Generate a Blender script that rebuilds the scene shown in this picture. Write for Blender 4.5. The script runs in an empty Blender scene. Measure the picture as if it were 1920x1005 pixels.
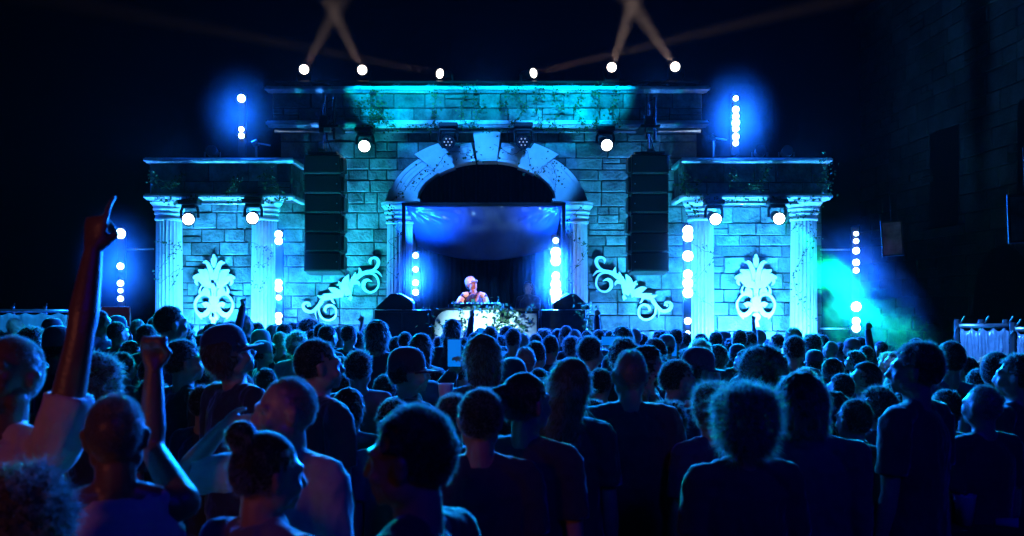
import bpy, bmesh, math, random
from mathutils import Vector, Matrix, noise
R = math.radians
random.seed(11)
SC = bpy.context.scene
COL = SC.collection
# ------------------------------------------------------------------ camera
CAM_Z, HOR, FPX = 1.95, 578.0, 1707.0
cd = bpy.data.cameras.new('camera'); cam = bpy.data.objects.new('camera', cd); COL.objects.link(cam)
cam.location = (0, 0, CAM_Z); cam.rotation_euler = (R(90), 0, 0)
cd.sensor_width = 36; cd.lens = 32.0; cd.shift_y = (HOR-502.5)/1920
cd.clip_start = 0.05; cd.clip_end = 400
cd.dof.use_dof = True; cd.dof.focus_distance = 13.0; cd.dof.aperture_fstop = 3.4
SC.camera = cam
# ------------------------------------------------------------------ world: night sky
w = bpy.data.worlds.new('World'); SC.world = w; w.use_nodes = True
nt = w.node_tree; bg = nt.nodes['Background']
sky = nt.nodes.new('ShaderNodeTexSky'); sky.sky_type = 'NISHITA'; sky.sun_disc = False
sky.sun_elevation = R(-6.5); sky.sun_rotation = R(200)
nt.links.new(sky.outputs[0], bg.inputs[0]); bg.inputs[1].default_value = 0.05
SC.view_settings.view_transform = 'Standard'; SC.view_settings.look = 'None'
SC.view_settings.exposure = 0.0; SC.view_settings.gamma = 1.0
SC.render.engine = 'CYCLES'
cy = SC.cycles
cy.use_denoising = True
cy.max_bounces = 4; cy.diffuse_bounces = 1; cy.glossy_bounces = 2; cy.transmission_bounces = 3
cy.volume_bounces = 0; cy.transparent_max_bounces = 8
cy.sample_clamp_indirect = 4.0; cy.sample_clamp_direct = 0.0
cy.caustics_reflective = False; cy.caustics_refractive = False
cy.use_light_tree = True
# ------------------------------------------------------------------ helpers
def at(px, py, Y):
    "a point of the photograph (1920 wide) at distance Y"
    return Vector(((px-960)/FPX*Y, Y, CAM_Z-(py-HOR)/FPX*Y))
def link(o, parent=None):
    COL.objects.link(o)
    if parent is not None: o.parent = parent
    return o
def tag(o, label=None, cat=None, group=None, kind=None):
    if label: o['label'] = label
    if cat: o['category'] = cat
    if group: o['group'] = group
    if kind: o['kind'] = kind
    return o
def empty(name, loc=(0,0,0), rz=0.0, label=None, cat=None, group=None):
    o = bpy.data.objects.new(name, None); o.empty_display_size = .2
    link(o); o.location = loc; o.rotation_euler = (0,0,rz)
    return tag(o, label, cat, group)
def obj(name, bm, mat, parent=None, smooth=False, loc=None):
    me = bpy.data.meshes.new(name)
    bm.normal_update(); bm.to_mesh(me); bm.free()
    if mat: me.materials.append(mat)
    if smooth:
        for p in me.polygons: p.use_smooth = True
    o = bpy.data.objects.new(name, me); link(o, parent)
    if loc is not None: o.location = loc
    return o
def B(): return bmesh.new()
def box(bm, x0,x1,y0,y1,z0,z1, bev=0.0, M=None):
    vs=[]
    r = bmesh.ops.create_cube(bm, size=1.0)
    for v in r['verts']:
        v.co = Vector((x0+(v.co.x+.5)*(x1-x0), y0+(v.co.y+.5)*(y1-y0), z0+(v.co.z+.5)*(z1-z0)))
    vs = r['verts']
    if bev>0:
        es = list({e for v in vs for e in v.link_edges})
        rr = bmesh.ops.bevel(bm, geom=es, offset=bev, segments=2, affect='EDGES', profile=.6)
        vs = list({v for f in rr['faces'] for v in f.verts} | {v for v in vs if v.is_valid})
    if M is not None:
        for v in vs: v.co = M @ v.co
    return vs
def frame(t, side=None):
    t = t.normalized()
    s = Vector(side) if side is not None else (Vector((1,0,0)) if abs(t.x)<.8 else Vector((0,1,0)))
    s = (s - t*s.dot(t))
    if s.length<1e-4: s = t.orthogonal()
    s.normalize(); return s, t.cross(s)
def tube(bm, pts, rad, n=10, side=None, caps=True):
    "loft through pts; rad = list of r or (rx,ry); side fixes the rx axis"
    pts=[Vector(p) for p in pts]; rings=[]
    for i,p in enumerate(pts):
        a=pts[max(i-1,0)]; b=pts[min(i+1,len(pts)-1)]
        s,u=frame(b-a, side)
        r=rad[i] if isinstance(rad,(list,tuple)) else rad
        rx,ry=(r,r) if not isinstance(r,(tuple,list)) else r
        rings.append([bm.verts.new(p+s*(rx*math.cos(2*math.pi*k/n))+u*(ry*math.sin(2*math.pi*k/n))) for k in range(n)])
    for a,b in zip(rings,rings[1:]):
        for k in range(n): bm.faces.new((a[k],a[(k+1)%n],b[(k+1)%n],b[k]))
    if caps:
        bm.faces.new(rings[0][::-1]); bm.faces.new(rings[-1])
def lathe(bm, prof, c=(0,0,0), n=32, M=None):
    c=Vector(c); rings=[]
    for r,z in prof:
        rings.append([bm.verts.new((M@Vector((r*math.cos(2*math.pi*k/n),r*math.sin(2*math.pi*k/n),z)) if M else c+Vector((r*math.cos(2*math.pi*k/n),r*math.sin(2*math.pi*k/n),z)))) for k in range(n)])
    for a,b in zip(rings,rings[1:]):
        for k in range(n): bm.faces.new((a[k],a[(k+1)%n],b[(k+1)%n],b[k]))
    bm.faces.new(rings[0][::-1]); bm.faces.new(rings[-1])
def prism(bm, poly, y0, y1):
    "polygon in X,Z extruded from y0 (front) to y1"
    f=[bm.verts.new((x,y0,z)) for x,z in poly]; b=[bm.verts.new((x,y1,z)) for x,z in poly]
    n=len(poly)
    bm.faces.new(f); bm.faces.new(b[::-1])
    for i in range(n): bm.faces.new((f[(i+1)%n],f[i],b[i],b[(i+1)%n]))
def modify(o, *mods):
    "apply modifiers given as (type, dict)"
    for t,kw in mods:
        m=o.modifiers.new(t,t)
        for k,v in kw.items(): setattr(m,k,v)
    dg=bpy.context.evaluated_depsgraph_get(); dg.update()
    me=bpy.data.meshes.new_from_object(o.evaluated_get(dg))
    o.modifiers.clear(); old=o.data; o.data=me; bpy.data.meshes.remove(old)
    return o
# ------------------------------------------------------------------ materials
def mat(name, col, rough=.6, metal=0.0, var=0.0, vscale=8.0, bump=0.0, bscale=40.0, sheen=0.0, spec=.5, coat=0.0, island=0.0, trans=0.0, dark=None):
    m=bpy.data.materials.new(name); m.use_nodes=True; n=m.node_tree; p=n.nodes['Principled BSDF']
    p.inputs['Base Color'].default_value=(*col,1); p.inputs['Roughness'].default_value=rough
    p.inputs['Metallic'].default_value=metal; p.inputs['Specular IOR Level'].default_value=spec
    if sheen: p.inputs['Sheen Weight'].default_value=sheen; p.inputs['Sheen Roughness'].default_value=.35
    if coat: p.inputs['Coat Weight'].default_value=coat; p.inputs['Coat Roughness'].default_value=.15
    tc=n.nodes.new('ShaderNodeTexCoord')
    last=None
    if var:
        nz=n.nodes.new('ShaderNodeTexNoise'); nz.inputs['Scale'].default_value=vscale; nz.inputs['Detail'].default_value=6
        nz.inputs['Roughness'].default_value=.65
        n.links.new(tc.outputs['Object'],nz.inputs['Vector'])
        cr=n.nodes.new('ShaderNodeValToRGB')
        d=dark or tuple(c*(1-var) for c in col)
        cr.color_ramp.elements[0].position=.34; cr.color_ramp.elements[0].color=(*d,1)
        cr.color_ramp.elements[1].position=.66; cr.color_ramp.elements[1].color=(*[min(1,c*(1+var*.6)) for c in col],1)
        n.links.new(nz.outputs['Fac'],cr.inputs['Fac']); last=cr.outputs['Color']
        n.links.new(last,p.inputs['Base Color'])
    if island:
        g=n.nodes.new('ShaderNodeNewGeometry'); mr=n.nodes.new('ShaderNodeMapRange')
        mr.inputs['To Min'].default_value=1-island; mr.inputs['To Max'].default_value=1+island*.6
        n.links.new(g.outputs['Random Per Island'],mr.inputs['Value'])
        mx=n.nodes.new('ShaderNodeMix'); mx.data_type='RGBA'; mx.blend_type='MULTIPLY'; mx.inputs['Factor'].default_value=1
        if last: n.links.new(last,mx.inputs['A'])
        else: mx.inputs['A'].default_value=(*col,1)
        n.links.new(mr.outputs['Result'],mx.inputs['B']); n.links.new(mx.outputs['Result'],p.inputs['Base Color'])
    if bump:
        nb=n.nodes.new('ShaderNodeTexNoise'); nb.inputs['Scale'].default_value=bscale; nb.inputs['Detail'].default_value=5
        n.links.new(tc.outputs['Object'],nb.inputs['Vector'])
        bp=n.nodes.new('ShaderNodeBump'); bp.inputs['Strength'].default_value=bump; bp.inputs['Distance'].default_value=.02
        n.links.new(nb.outputs['Fac'],bp.inputs['Height']); n.links.new(bp.outputs['Normal'],p.inputs['Normal'])
    if trans:
        tr=n.nodes.new('ShaderNodeBsdfTranslucent'); ms=n.nodes.new('ShaderNodeMixShader'); ms.inputs[0].default_value=trans
        tr.inputs['Color'].default_value=(*[min(1,c*1.6) for c in col],1)
        out=n.nodes['Material Output']
        n.links.new(p.outputs[0],ms.inputs[1]); n.links.new(tr.outputs[0],ms.inputs[2]); n.links.new(ms.outputs[0],out.inputs['Surface'])
    return m
def glow(name, col, s):
    m=bpy.data.materials.new(name); m.use_nodes=True; n=m.node_tree; p=n.nodes['Principled BSDF']
    p.inputs['Base Color'].default_value=(.02,.02,.02,1)
    p.inputs['Emission Color'].default_value=(*col,1); p.inputs['Emission Strength'].default_value=s
    m.cycles.emission_sampling='NONE'
    return m
M_stone=mat('ashlar_stone',(.14,.21,.195),.85,var=.7,vscale=3.0,bump=1.0,bscale=22,island=.55)
M_mortar=mat('dark_mortar',(.04,.045,.042),.95,var=.3)  # dark mortar colour of the joints and wall cores
M_white=mat('white_paint',(.85,.85,.85),.55,var=.12,vscale=5,bump=.1,bscale=12)
M_col=mat('painted_plaster',(.62,.63,.66),.6,var=.14,vscale=4,bump=.15,bscale=14)
M_cornice=mat('cornice_paint',(.5,.52,.55),.45,var=.3,vscale=9,bump=.2,bscale=20)
M_black=mat('black_metal',(.018,.018,.02),.4,.3,var=.3,vscale=20)
M_blackcloth=mat('black_cloth',(.012,.012,.014),.9,var=.4,vscale=3,bump=.3,bscale=6)
M_speaker=mat('speaker_black',(.012,.012,.015),.5,var=.25,vscale=30,bump=.2,bscale=120)
M_alu=mat('aluminium',(.5,.5,.52),.35,.9,var=.2,vscale=15)
M_leaf=mat('ivy_leaf',(.045,.11,.03),.45,var=.4,vscale=30,island=.5,trans=.25)
M_stem=mat('ivy_stem',(.05,.04,.02),.8,var=.3)
M_ground=mat('ground_dirt',(.025,.024,.022),.8,var=.4,vscale=1.5,bump=.5,bscale=20)
M_deck=mat('stage_deck_ply',(.05,.045,.04),.6,var=.3,vscale=3,bump=.2)
M_oldstone=mat('old_masonry',(.05,.05,.048),.9,var=.5,vscale=1.7,bump=.9,bscale=14,island=.35)
# ------------------------------------------------------------------ lamps
def aim(o, d):
    o.rotation_mode='QUATERNION'; o.rotation_quaternion=Vector(d).to_track_quat('-Z','Y')
def spot(loc, tgt, W, col, size=60, blend=.6, r=.05, name='spot_lamp', parent=None, is_dir=False):
    l=bpy.data.lights.new(name,'SPOT'); l.energy=W; l.color=col; l.spot_size=R(size); l.spot_blend=blend; l.shadow_soft_size=r
    o=bpy.data.objects.new(name,l); link(o); 
    d=Vector(tgt) if is_dir else Vector(tgt)-Vector(loc)
    if parent is not None:
        o.parent=parent; loc=Vector(loc)-parent.location
    o.location=loc; aim(o,d)
    return o
# ------------------------------------------------------------------ ground
bm=B(); bmesh.ops.create_grid(bm,x_segments=60,y_segments=60,size=60)
for v in bm.verts: v.co.z=.02*noise.noise(v.co*.7)
o=obj('ground',bm,M_ground); o['kind']='structure'
# ------------------------------------------------------------------ facade
WY=15.0
fac=empty('stage_facade',((917-960)/FPX*WY,WY,0),label='scenic stone temple front of the stage with arch, columns and ivy',cat='stage set')
FO=fac.location.copy()
def fobj(name,bm,m,parent=None,smooth=False,label=None):
    "mesh built in world coordinates, parented to the facade (or to a part of it)"
    for v in bm.verts: v.co-=FO
    o=obj(name,bm,m,parent or fac,smooth)
    if label: o['label']=label
    return o
def blocks(bm, x0,x1,z0,z1, y, seed, depth=.035, hmin=.17,hmax=.27,wmin=.3,wmax=.62, axis='y', sgn=-1, jit=.010, gap=.007):
    rnd=random.Random(seed); z=z0
    def blk(a,b,c,d):
        j=rnd.uniform(-jit,jit); e=.010
        g=gap
        tl=[rnd.uniform(-.004,.004) for _ in range(4)]
        f0=[(a+g,c+g+tl[0]),(b-g,c+g+tl[1]),(b-g,d-g+tl[2]),(a+g,d-g+tl[3])]
        f1=[(a+g+e,c+g+e),(b-g-e,c+g+e),(b-g-e,d-g-e),(a+g+e,d-g-e)]
        def P(u,v,dd):
            return (u,y+sgn*dd,v) if axis=='y' else (y+sgn*dd,u,v)
        A=[bm.verts.new(P(u,v,0)) for u,v in f0]; Bq=[bm.verts.new(P(u,v,depth+j-.008)) for u,v in f0]; C=[bm.verts.new(P(u,v,depth+j)) for u,v in f1]
        bm.faces.new(A[::-1]); bm.faces.new(C)
        for q,r_ in ((A,Bq),(Bq,C)):
            for i in range(4): bm.faces.new((q[i],q[(i+1)%4],r_[(i+1)%4],r_[i]))
    while z<z1-.02:
        h=rnd.uniform(hmin,hmax)
        if z1-(z+h)<hmin*.7: h=z1-z
        x=x0
        while x<x1-.02:
            wd=rnd.uniform(wmin,wmax)
            if x1-(x+wd)<wmin*.6: wd=x1-x
            if rnd.random()<.14 and h>.19:
                s=rnd.uniform(.42,.58); blk(x,x+wd,z,z+h*s)
                if rnd.random()<.5: blk(x,x+wd,z+h*s,z+h)
                else: t=rnd.uniform(.4,.6); blk(x,x+wd*t,z+h*s,z+h); blk(x+wd*t,x+wd,z+h*s,z+h)
            else: blk(x,x+wd,z,z+h)
            x+=wd
        z+=h
    bmesh.ops.recalc_face_normals(bm,faces=bm.faces[:])
AC=at(913,385,WY); SX=WY/FPX
def ell(rx,ry,t): return (AC.x+rx*SX*math.cos(t), AC.z+ry*SX*math.sin(t))
def cut(o,yy0,yy1):
    c=B(); poly=[ell(152,94,t*math.pi/24) for t in range(25)]
    poly+= [(AC.x-152*SX,-.5),(AC.x+152*SX,-.5)]
    prism(c,[(x-FO.x,z) for x,z in poly],yy0-FO.y,yy1-FO.y); bmesh.ops.recalc_face_normals(c,faces=c.faces[:])
    k=obj('cutter',c,None,fac)
    modify(o,('BOOLEAN',dict(operation='DIFFERENCE',object=k,solver='EXACT')))
    bpy.data.objects.remove(k)
XL,XR=at(296,0,WY).x,at(1540,0,WY).x
HX0,HX1=at(527,0,WY).x,at(1306,0,WY).x
ZT=at(0,168,WY).z; ZH=at(0,238,WY).z; ZW=at(0,300,WY).z; ZWb=at(0,372,WY).z
# backing walls
bm=B(); box(bm,XL,XR,WY,WY+.25,-.1,ZW-.03); o=fobj('backing_wall',bm,M_mortar); cut(o,WY-1,WY+1)
bm=B(); box(bm,HX0,HX1,WY+.002,WY+.25,ZW-.028,ZT-.03); o=fobj('upper_backing_wall',bm,M_mortar); cut(o,WY-1,WY+1)
for xa,xb,sd in ((XL,AC.x,3),(AC.x+.001,XR,5)):
    bm=B(); blocks(bm,xa,xb,0,ZWb+.1,WY,sd); o=fobj('stone_wall',bm,M_stone); cut(o,WY-1,WY+1)
bm=B(); blocks(bm,HX0,HX1,ZWb+.1,ZH+.05,WY,4); o=fobj('stone_wall',bm,M_stone); cut(o,WY-1,WY+1)
def moulding(bm,x0,x1,y,z,h,d):
    "horizontal moulding running in X, its back at y"
    prof=[(0,-h/2),(d*.55,-h/2),(d*.75,-h*.25),(d,-h*.1),(d,h*.22),(d*.8,h*.36),(d*.8,h/2),(0,h/2)]
    a=[bm.verts.new((x0-(q if 1 else 0)*.8,y-q,z+r_)) for q,r_ in prof]; b=[bm.verts.new((x1+q*.8,y-q,z+r_)) for q,r_ in prof]
    n=len(prof)
    for i in range(n): bm.faces.new((a[i],a[(i+1)%n],b[(i+1)%n],b[i]))
    bm.faces.new(a[::-1]); bm.faces.new(b)
    bmesh.ops.recalc_face_normals(bm,faces=bm.faces[:])
# header
HY=14.62
hx0,hx1=at(512,0,HY).x,at(1316,0,HY).x; hz0,hz1=at(0,234,HY).z,at(0,170,HY).z
bm=B(); box(bm,hx0,hx1,HY,WY+.2,hz0,hz1); fobj('header_core',bm,M_mortar)
bm=B(); blocks(bm,hx0,hx1,hz0+.03,hz1-.03,HY,9,hmin=.2,hmax=.27); fobj('frieze',bm,M_stone)
bm=B(); moulding(bm,hx0,hx1,HY-.002,hz1,.10,.13); fobj('cornice',bm,M_cornice,smooth=False)
bm=B(); moulding(bm,hx0,hx1,HY-.002,hz0,.11,.11); fobj('cornice',bm,M_cornice)
bm=B(); tube(bm,[(hx0,HY+.1,hz0-.085),(hx1,HY+.1,hz0-.085)],.028,8); fobj('truss_tube',bm,M_alu,smooth=True)
# wings
GY=14.2
def wing(p0,p1,seed):
    x0,x1=at(p0,0,GY).x,at(p1,0,GY).x; z0,z1=at(0,370,GY).z,at(0,302,GY).z
    bm=B(); box(bm,x0,x1,GY,WY-.003,z0,z1); fobj('wing_core',bm,M_mortar)
    bm=B(); blocks(bm,x0,x1,z0+.03,z1-.03,GY,seed,hmin=.2,hmax=.3)
    fobj('frieze',bm,M_stone)
    bm=B(); blocks(bm,GY+.03,WY-.05,z0+.04,z1-.04,x1,seed+1,axis='x',sgn=1); fobj('frieze',bm,M_stone)
    bm=B(); blocks(bm,GY+.03,WY-.05,z0+.04,z1-.04,x0,seed+2,axis='x',sgn=-1); fobj('frieze',bm,M_stone)
    for z,h,d in ((z1,.09,.10),(z0,.10,.10)):
        bm=B(); moulding(bm,x0,x1,GY-.002,z,h,d)
        box(bm,x0-.085,x0-.002,GY+.001,WY-.06,z-h/2+.012,z+h/2-.012,.02); box(bm,x1+.002,x1+.085,GY+.001,WY-.06,z-h/2+.012,z+h/2-.012,.02)
        fobj('cornice',bm,M_cornice)
    bm=B(); tube(bm,[(x0+.3,GY+.12,z0-.075),(x1-.3,GY+.12,z0-.075)],.026,8); fobj('truss_tube',bm,M_alu,smooth=True)
    return x0,x1,z0
wL=wing(283,544,21); wR=wing(1284,1548,31)
def column(px,Y,zt,r,nfl=22,ztop_ext=.34):
    x=at(px,0,Y).x; root=bpy.data.objects.new('column',None); link(root,fac); root.location=Vector((x,Y,0))-FO
    bm=B(); n=nfl*6; rings=[]
    z1=zt-ztop_ext
    zs=[.25+ (z1-.25)*i/14 for i in range(15)]
    for z in zs:
        t=(z-.25)/(z1-.25); rr=r*(1.06-.10*t)
        ring=[]
        for k in range(n):
            a=2*math.pi*k/n; fl=abs(math.sin(nfl*a/2))**.6
            q=rr*(1-.085*fl); ring.append(bm.verts.new((q*math.cos(a),q*math.sin(a),z)))
        rings.append(ring)
    for a_,b_ in zip(rings,rings[1:]):
        for k in range(n): bm.faces.new((a_[k],a_[(k+1)%n],b_[(k+1)%n],b_[k]))
    bm.faces.new(rings[0][::-1]); bm.faces.new(rings[-1])
    obj('shaft',bm,M_col,root)
    bm=B(); h=ztop_ext
    prof=[(r*.97,-.002),(r*1.06,.012),(r*1.06,.04),(r*.99,.05),(r*1.0,.09),(r*1.08,.10),(r*1.10,.12),(r*1.06,.135),(r*1.08,.16),(r*1.17,.17),(r*1.19,.195),(r*1.14,.205),(r*1.2,.235),(r*1.34,.275),(r*1.38,.28),(r*1.38,.315),(r*1.42,.32),(r*1.42,.34)]
    prof=[(a,z1+b*h/.34) for a,b in prof]
    lathe(bm,prof,n=48); obj('capital',bm,M_col,root)
    bm=B(); lathe(bm,[(r*1.4,0),(r*1.4,.1),(r*1.28,.11),(r*1.3,.16),(r*1.2,.2),(r*1.1,.252)],n=40); obj('base',bm,M_col,root)
    return root
CY=14.52
for px in (317,496,1314,1507): column(px,CY,wL[2]-.005,.205)
AY=14.66
azt=at(0,381,AY).z
for px in (750,1077): column(px,AY,azt,.215)
# arch
arch=bpy.data.objects.new('arch',None); link(arch,fac)
def sector(bm,rx0,ry0,rx1,ry1,t0,t1,y0,y1,n=10,gap=.0):
    t0,t1=R(t0)+gap,R(t1)-gap
    poly=[ell(rx0,ry0,t0+(t1-t0)*i/n) for i in range(n+1)]+[ell(rx1,ry1,t1-(t1-t0)*i/n) for i in range(n+1)]
    prism(bm,poly,y0,y1)
def apart(name,fn,label=None):
    bm=B(); fn(bm); bmesh.ops.recalc_face_normals(bm,faces=bm.faces[:]); return fobj(name,bm,M_white if name!='keystone' else M_col,arch,label=label)
YF=WY-.30
for (t0,t1) in ((10,47),(62,81),(99,118),(133,170)):
    def f(bm):
        k=6
        for i in range(k):
            a=i/k; b=(i+1)/k-.012
            sector(bm,129+51*a,78+34*a,129+51*b,78+34*b,t0,t1,YF-.012*(i%2)-.01,YF+.02)
        sector(bm,128,77,181,113,t0,t1,YF+.021,WY-.04,n=14)
    apart('voussoir',f)
for (t0,t1) in ((46,62.5),(117.5,134)):
    def f(bm):
        sector(bm,124,74,190,123,t0,t1,YF-.07,WY-.04,n=3); sector(bm,131,80,183,117,t0+2,t1-2,YF-.085,YF-.069,n=3)
    apart('accent_block',f)
def f(bm):
    c=[at(x,y,WY) for x,y in ((896,309),(932,309),(939,256),(889,256))]
    prism(bm,[(v.x,v.z) for v in c],YF-.09,WY-.04)
    c=[at(x,y,WY) for x,y in ((901,305),(927,305),(933,261),(895,261))]
    prism(bm,[(v.x,v.z) for v in c],YF-.105,YF-.089)
apart('keystone',f)
for s in (-1,1):
    def f(bm):
        def X(q): return AC.x+s*q*SX
        def bx(a,b,z0,z1,y0,y1): prism(bm,[(X(a),z0),(X(b),z0),(X(b),z1),(X(a),z1)],y0,y1)
        zb=AC.z+.03
        bx(121,185,zb-.002,zb+.035,YF-.07,WY-.04)
        prism(bm,[(X(127),zb+.036),(X(184),zb+.036),(X(178),zb+.2),(X(125),zb+.16)],YF-.04,WY-.04)
    apart('springer',f)
# reveal lining of the opening
for s in (-1,1):
    bm=B(); x=AC.x+s*140*SX; box(bm,min(x,x+s*.06),max(x,x+s*.06),WY-.03,WY+.5,0,AC.z)
    fobj('arch_reveal',bm,M_col)
# ------------------------------------------------------------------ ornaments
def cubic(P,n=14):
    "Catmull-Rom through pixel points"
    P=[Vector(p) for p in P]; Q=[2*P[0]-P[1]]+P+[2*P[-1]-P[-2]]; out=[]
    for i in range(1,len(Q)-2):
        for k in range(n):
            t=k/n; a,b,c,d=Q[i-1],Q[i],Q[i+1],Q[i+2]
            out.append(.5*((2*b)+(-a+c)*t+(2*a-5*b+4*c-d)*t*t+(-a+3*b-3*c+d)*t**3))
    out.append(P[-1]); return out
ORN=[0]
def stroke(bm,P,W,conv,n=10):
    "ribbon of varying width through pixel points, conv(px,py)->(x,z)"
    c=cubic([(x,y,0) for x,y in P],n); m=len(c)
    L,Rr=[],[]
    for i,p in enumerate(c):
        t=(c[min(i+1,m-1)]-c[max(i-1,0)]); t.normalize(); nn=Vector((-t.y,t.x,0))
        u=i/(m-1)*(len(W)-1); j=min(int(u),len(W)-2); wd=W[j]+(W[j+1]-W[j])*(u-j)
        L.append(p+nn*wd/2); Rr.append(p-nn*wd/2)
    ORN[0]+=1; y0=WY-.085-.0015*(ORN[0]%9); y1=WY-.05+.0012*(ORN[0]%7)
    f=[bm.verts.new((*[conv(q.x,q.y)[0]],y0,conv(q.x,q.y)[1])) for q in L]; g=[bm.verts.new((conv(q.x,q.y)[0],y0,conv(q.x,q.y)[1])) for q in Rr]
    fb=[bm.verts.new((v.co.x,y1,v.co.z)) for v in f]; gb=[bm.verts.new((v.co.x,y1,v.co.z)) for v in g]
    for i in range(m-1):
        bm.faces.new((f[i],f[i+1],g[i+1],g[i])); bm.faces.new((fb[i+1],fb[i],gb[i],gb[i+1]))
        bm.faces.new((f[i+1],f[i],fb[i],fb[i+1])); bm.faces.new((g[i],g[i+1],gb[i+1],gb[i]))
    bm.faces.new((f[0],g[0],gb[0],fb[0])); bm.faces.new((g[-1],f[-1],fb[-1],gb[-1]))
def blob(bm,P,conv):
    ORN[0]+=1; y0=WY-.088-.0015*(ORN[0]%9)
    prism(bm,[conv(x,y) for x,y in P],y0,WY-.05+.0012*(ORN[0]%7))
def crest(cx,scale=1.0,label=None):
    bm=B()
    # points in the 762x1005 zoom of region 350..460 x 470..615; centre x=380
    def mk(s):
        def conv(x,y):
            px=cx+s*(x-380)/6.927; py=470+y/6.931; v=at(px,py,WY); return (v.x,v.z)
        return conv
    for s in (1,-1):
        c=mk(s)
        stroke(bm,[(392,860),(400,700),(395,560),(392,430)],[30,40,22,60],c)                # half of the stalk
        stroke(bm,[(395,640),(470,575),(560,585),(622,680),(600,790),(530,838),(455,790),(440,720),(480,690),(515,715)],[30,36,30,28,34,62,60,50,52,70],c,12)
        stroke(bm,[(600,790),(560,850),(538,892)],[40,34,10],c)
        stroke(bm,[(440,590),(455,540),(490,525),(520,550)],[30,60,88,20],c)
        stroke(bm,[(520,560),(560,545),(560,500),(532,450)],[40,36,22,6],c)
        stroke(bm,[(390,440),(460,440),(520,400),(585,350),(630,352),(638,372)],[60,110,80,60,50,8],c)
        stroke(bm,[(595,360),(612,405),(598,440),(585,452)],[50,36,20,4],c)
        stroke(bm,[(470,430),(490,350),(520,290),(580,252)],[80,90,90,14],c)
        stroke(bm,[(460,400),(470,330),(490,270),(520,258)],[50,60,60,10],c)
        stroke(bm,[(500,390),(545,340),(580,320),(612,318)],[60,70,40,8],c)
        stroke(bm,[(400,430),(405,330),(430,230),(470,160),(522,155)],[60,62,58,44,8],c)
        stroke(bm,[(440,220),(455,170),(480,140),(500,150)],[30,30,20,6],c)
        stroke(bm,[(382,215),(395,170),(405,120),(412,98)],[26,34,24,4],c)
    c=mk(1)
    blob(bm,[(380+26*math.cos(t*.35)*(1 if 1 else 0), 130-82*max(0,math.sin(t*.35))+ (90 if math.sin(t*.35)<0 else 0)*-math.sin(t*.35)) for t in range(18)],c)
    for (cy_,rr) in ((650,62),(730,44),(860,60)):
        blob(bm,[(380+rr*math.cos(t*math.pi/10),cy_+rr*.95*math.sin(t*math.pi/10)) for t in range(20)],c)
    blob(bm,[(345,380),(415,380),(420,480),(398,540),(362,540),(340,480)],c)
    blob(bm,[(355,900),(405,900),(430,990),(330,990)],c)
    bmesh.ops.recalc_face_normals(bm,faces=bm.faces[:])
    return fobj('ornament',bm,M_white,label=label)
def scroll(mirror,label):
    bm=B()
    # points in the 1149x1005 zoom of region 560..720 x 475..615
    def c(x,y):
        px=560+x/7.181; py=475+y/7.179
        if mirror: px=1828-px; py+=-1
        v=at(px,py,WY); return (v.x,v.z)
    S=lambda P,W,n=12: stroke(bm,P,W,c,n)
    S([(975,150),(970,100),(1000,68),(1055,70),(1085,120),(1060,185),(1000,235),(900,260),(820,300),(740,360)],[8,34,26,40,46,44,30,40,50,60])
    S([(1000,245),(1060,250),(1100,280),(1130,318)],[30,34,26,4])
    S([(790,350),(880,285),(980,270),(1060,320),(1085,420),(1040,500),(960,525),(890,475),(885,400),(930,360),(995,382)],[30,26,26,28,26,24,26,40,50,40,6])
    S([(850,290),(840,250),(826,195)],[70,44,6]); S([(760,330),(768,290),(778,258)],[50,28,6])
    S([(740,400),(790,390),(820,410),(828,440)],[50,50,34,6])
    S([(690,560),(640,450),(650,370),(685,292)],[90,96,92,8]); S([(690,560),(705,470),(720,400),(735,320)],[60,70,60,20])
    S([(620,560),(540,530),(470,490),(415,470)],[100,84,70,10])
    S([(615,500),(590,440),(560,420),(525,430)],[60,60,30,6]); S([(600,450),(570,410),(545,378)],[40,34,6]); S([(600,450),(600,410),(602,378)],[40,26,4])
    S([(690,590),(705,600),(715,640)],[70,60,10]); S([(560,570),(440,570),(340,550)],[60,60,6])
    S([(520,560),(400,590),(320,590),(265,570)],[60,70,40,4])
    S([(430,590),(340,620),(290,700),(290,800),(340,875),(430,900),(505,850),(515,760),(460,700),(390,715),(368,760),(385,795)],[60,44,28,26,26,28,28,26,30,34,34,6])
    S([(440,600),(460,620),(480,660),(505,680)],[50,34,22,4])
    S([(330,640),(260,730),(190,785),(110,770),(75,710),(100,672),(150,672),(172,712)],[50,44,40,46,42,34,30,6])
    S([(250,740),(240,800),(262,885)],[24,22,6]); S([(125,715),(150,700),(175,712)],[30,20,6])
    bmesh.ops.recalc_face_normals(bm,faces=bm.faces[:])
    return fobj('ornament',bm,M_white,label=label)
crest(404,label='white acanthus crest with two scrolls on the left wing wall'); crest(1415,label='white acanthus crest with two scrolls on the right wing wall')
scroll(False,'white leaf and scroll ornament left of the arch'); scroll(True,'white leaf and scroll ornament right of the arch')
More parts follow.
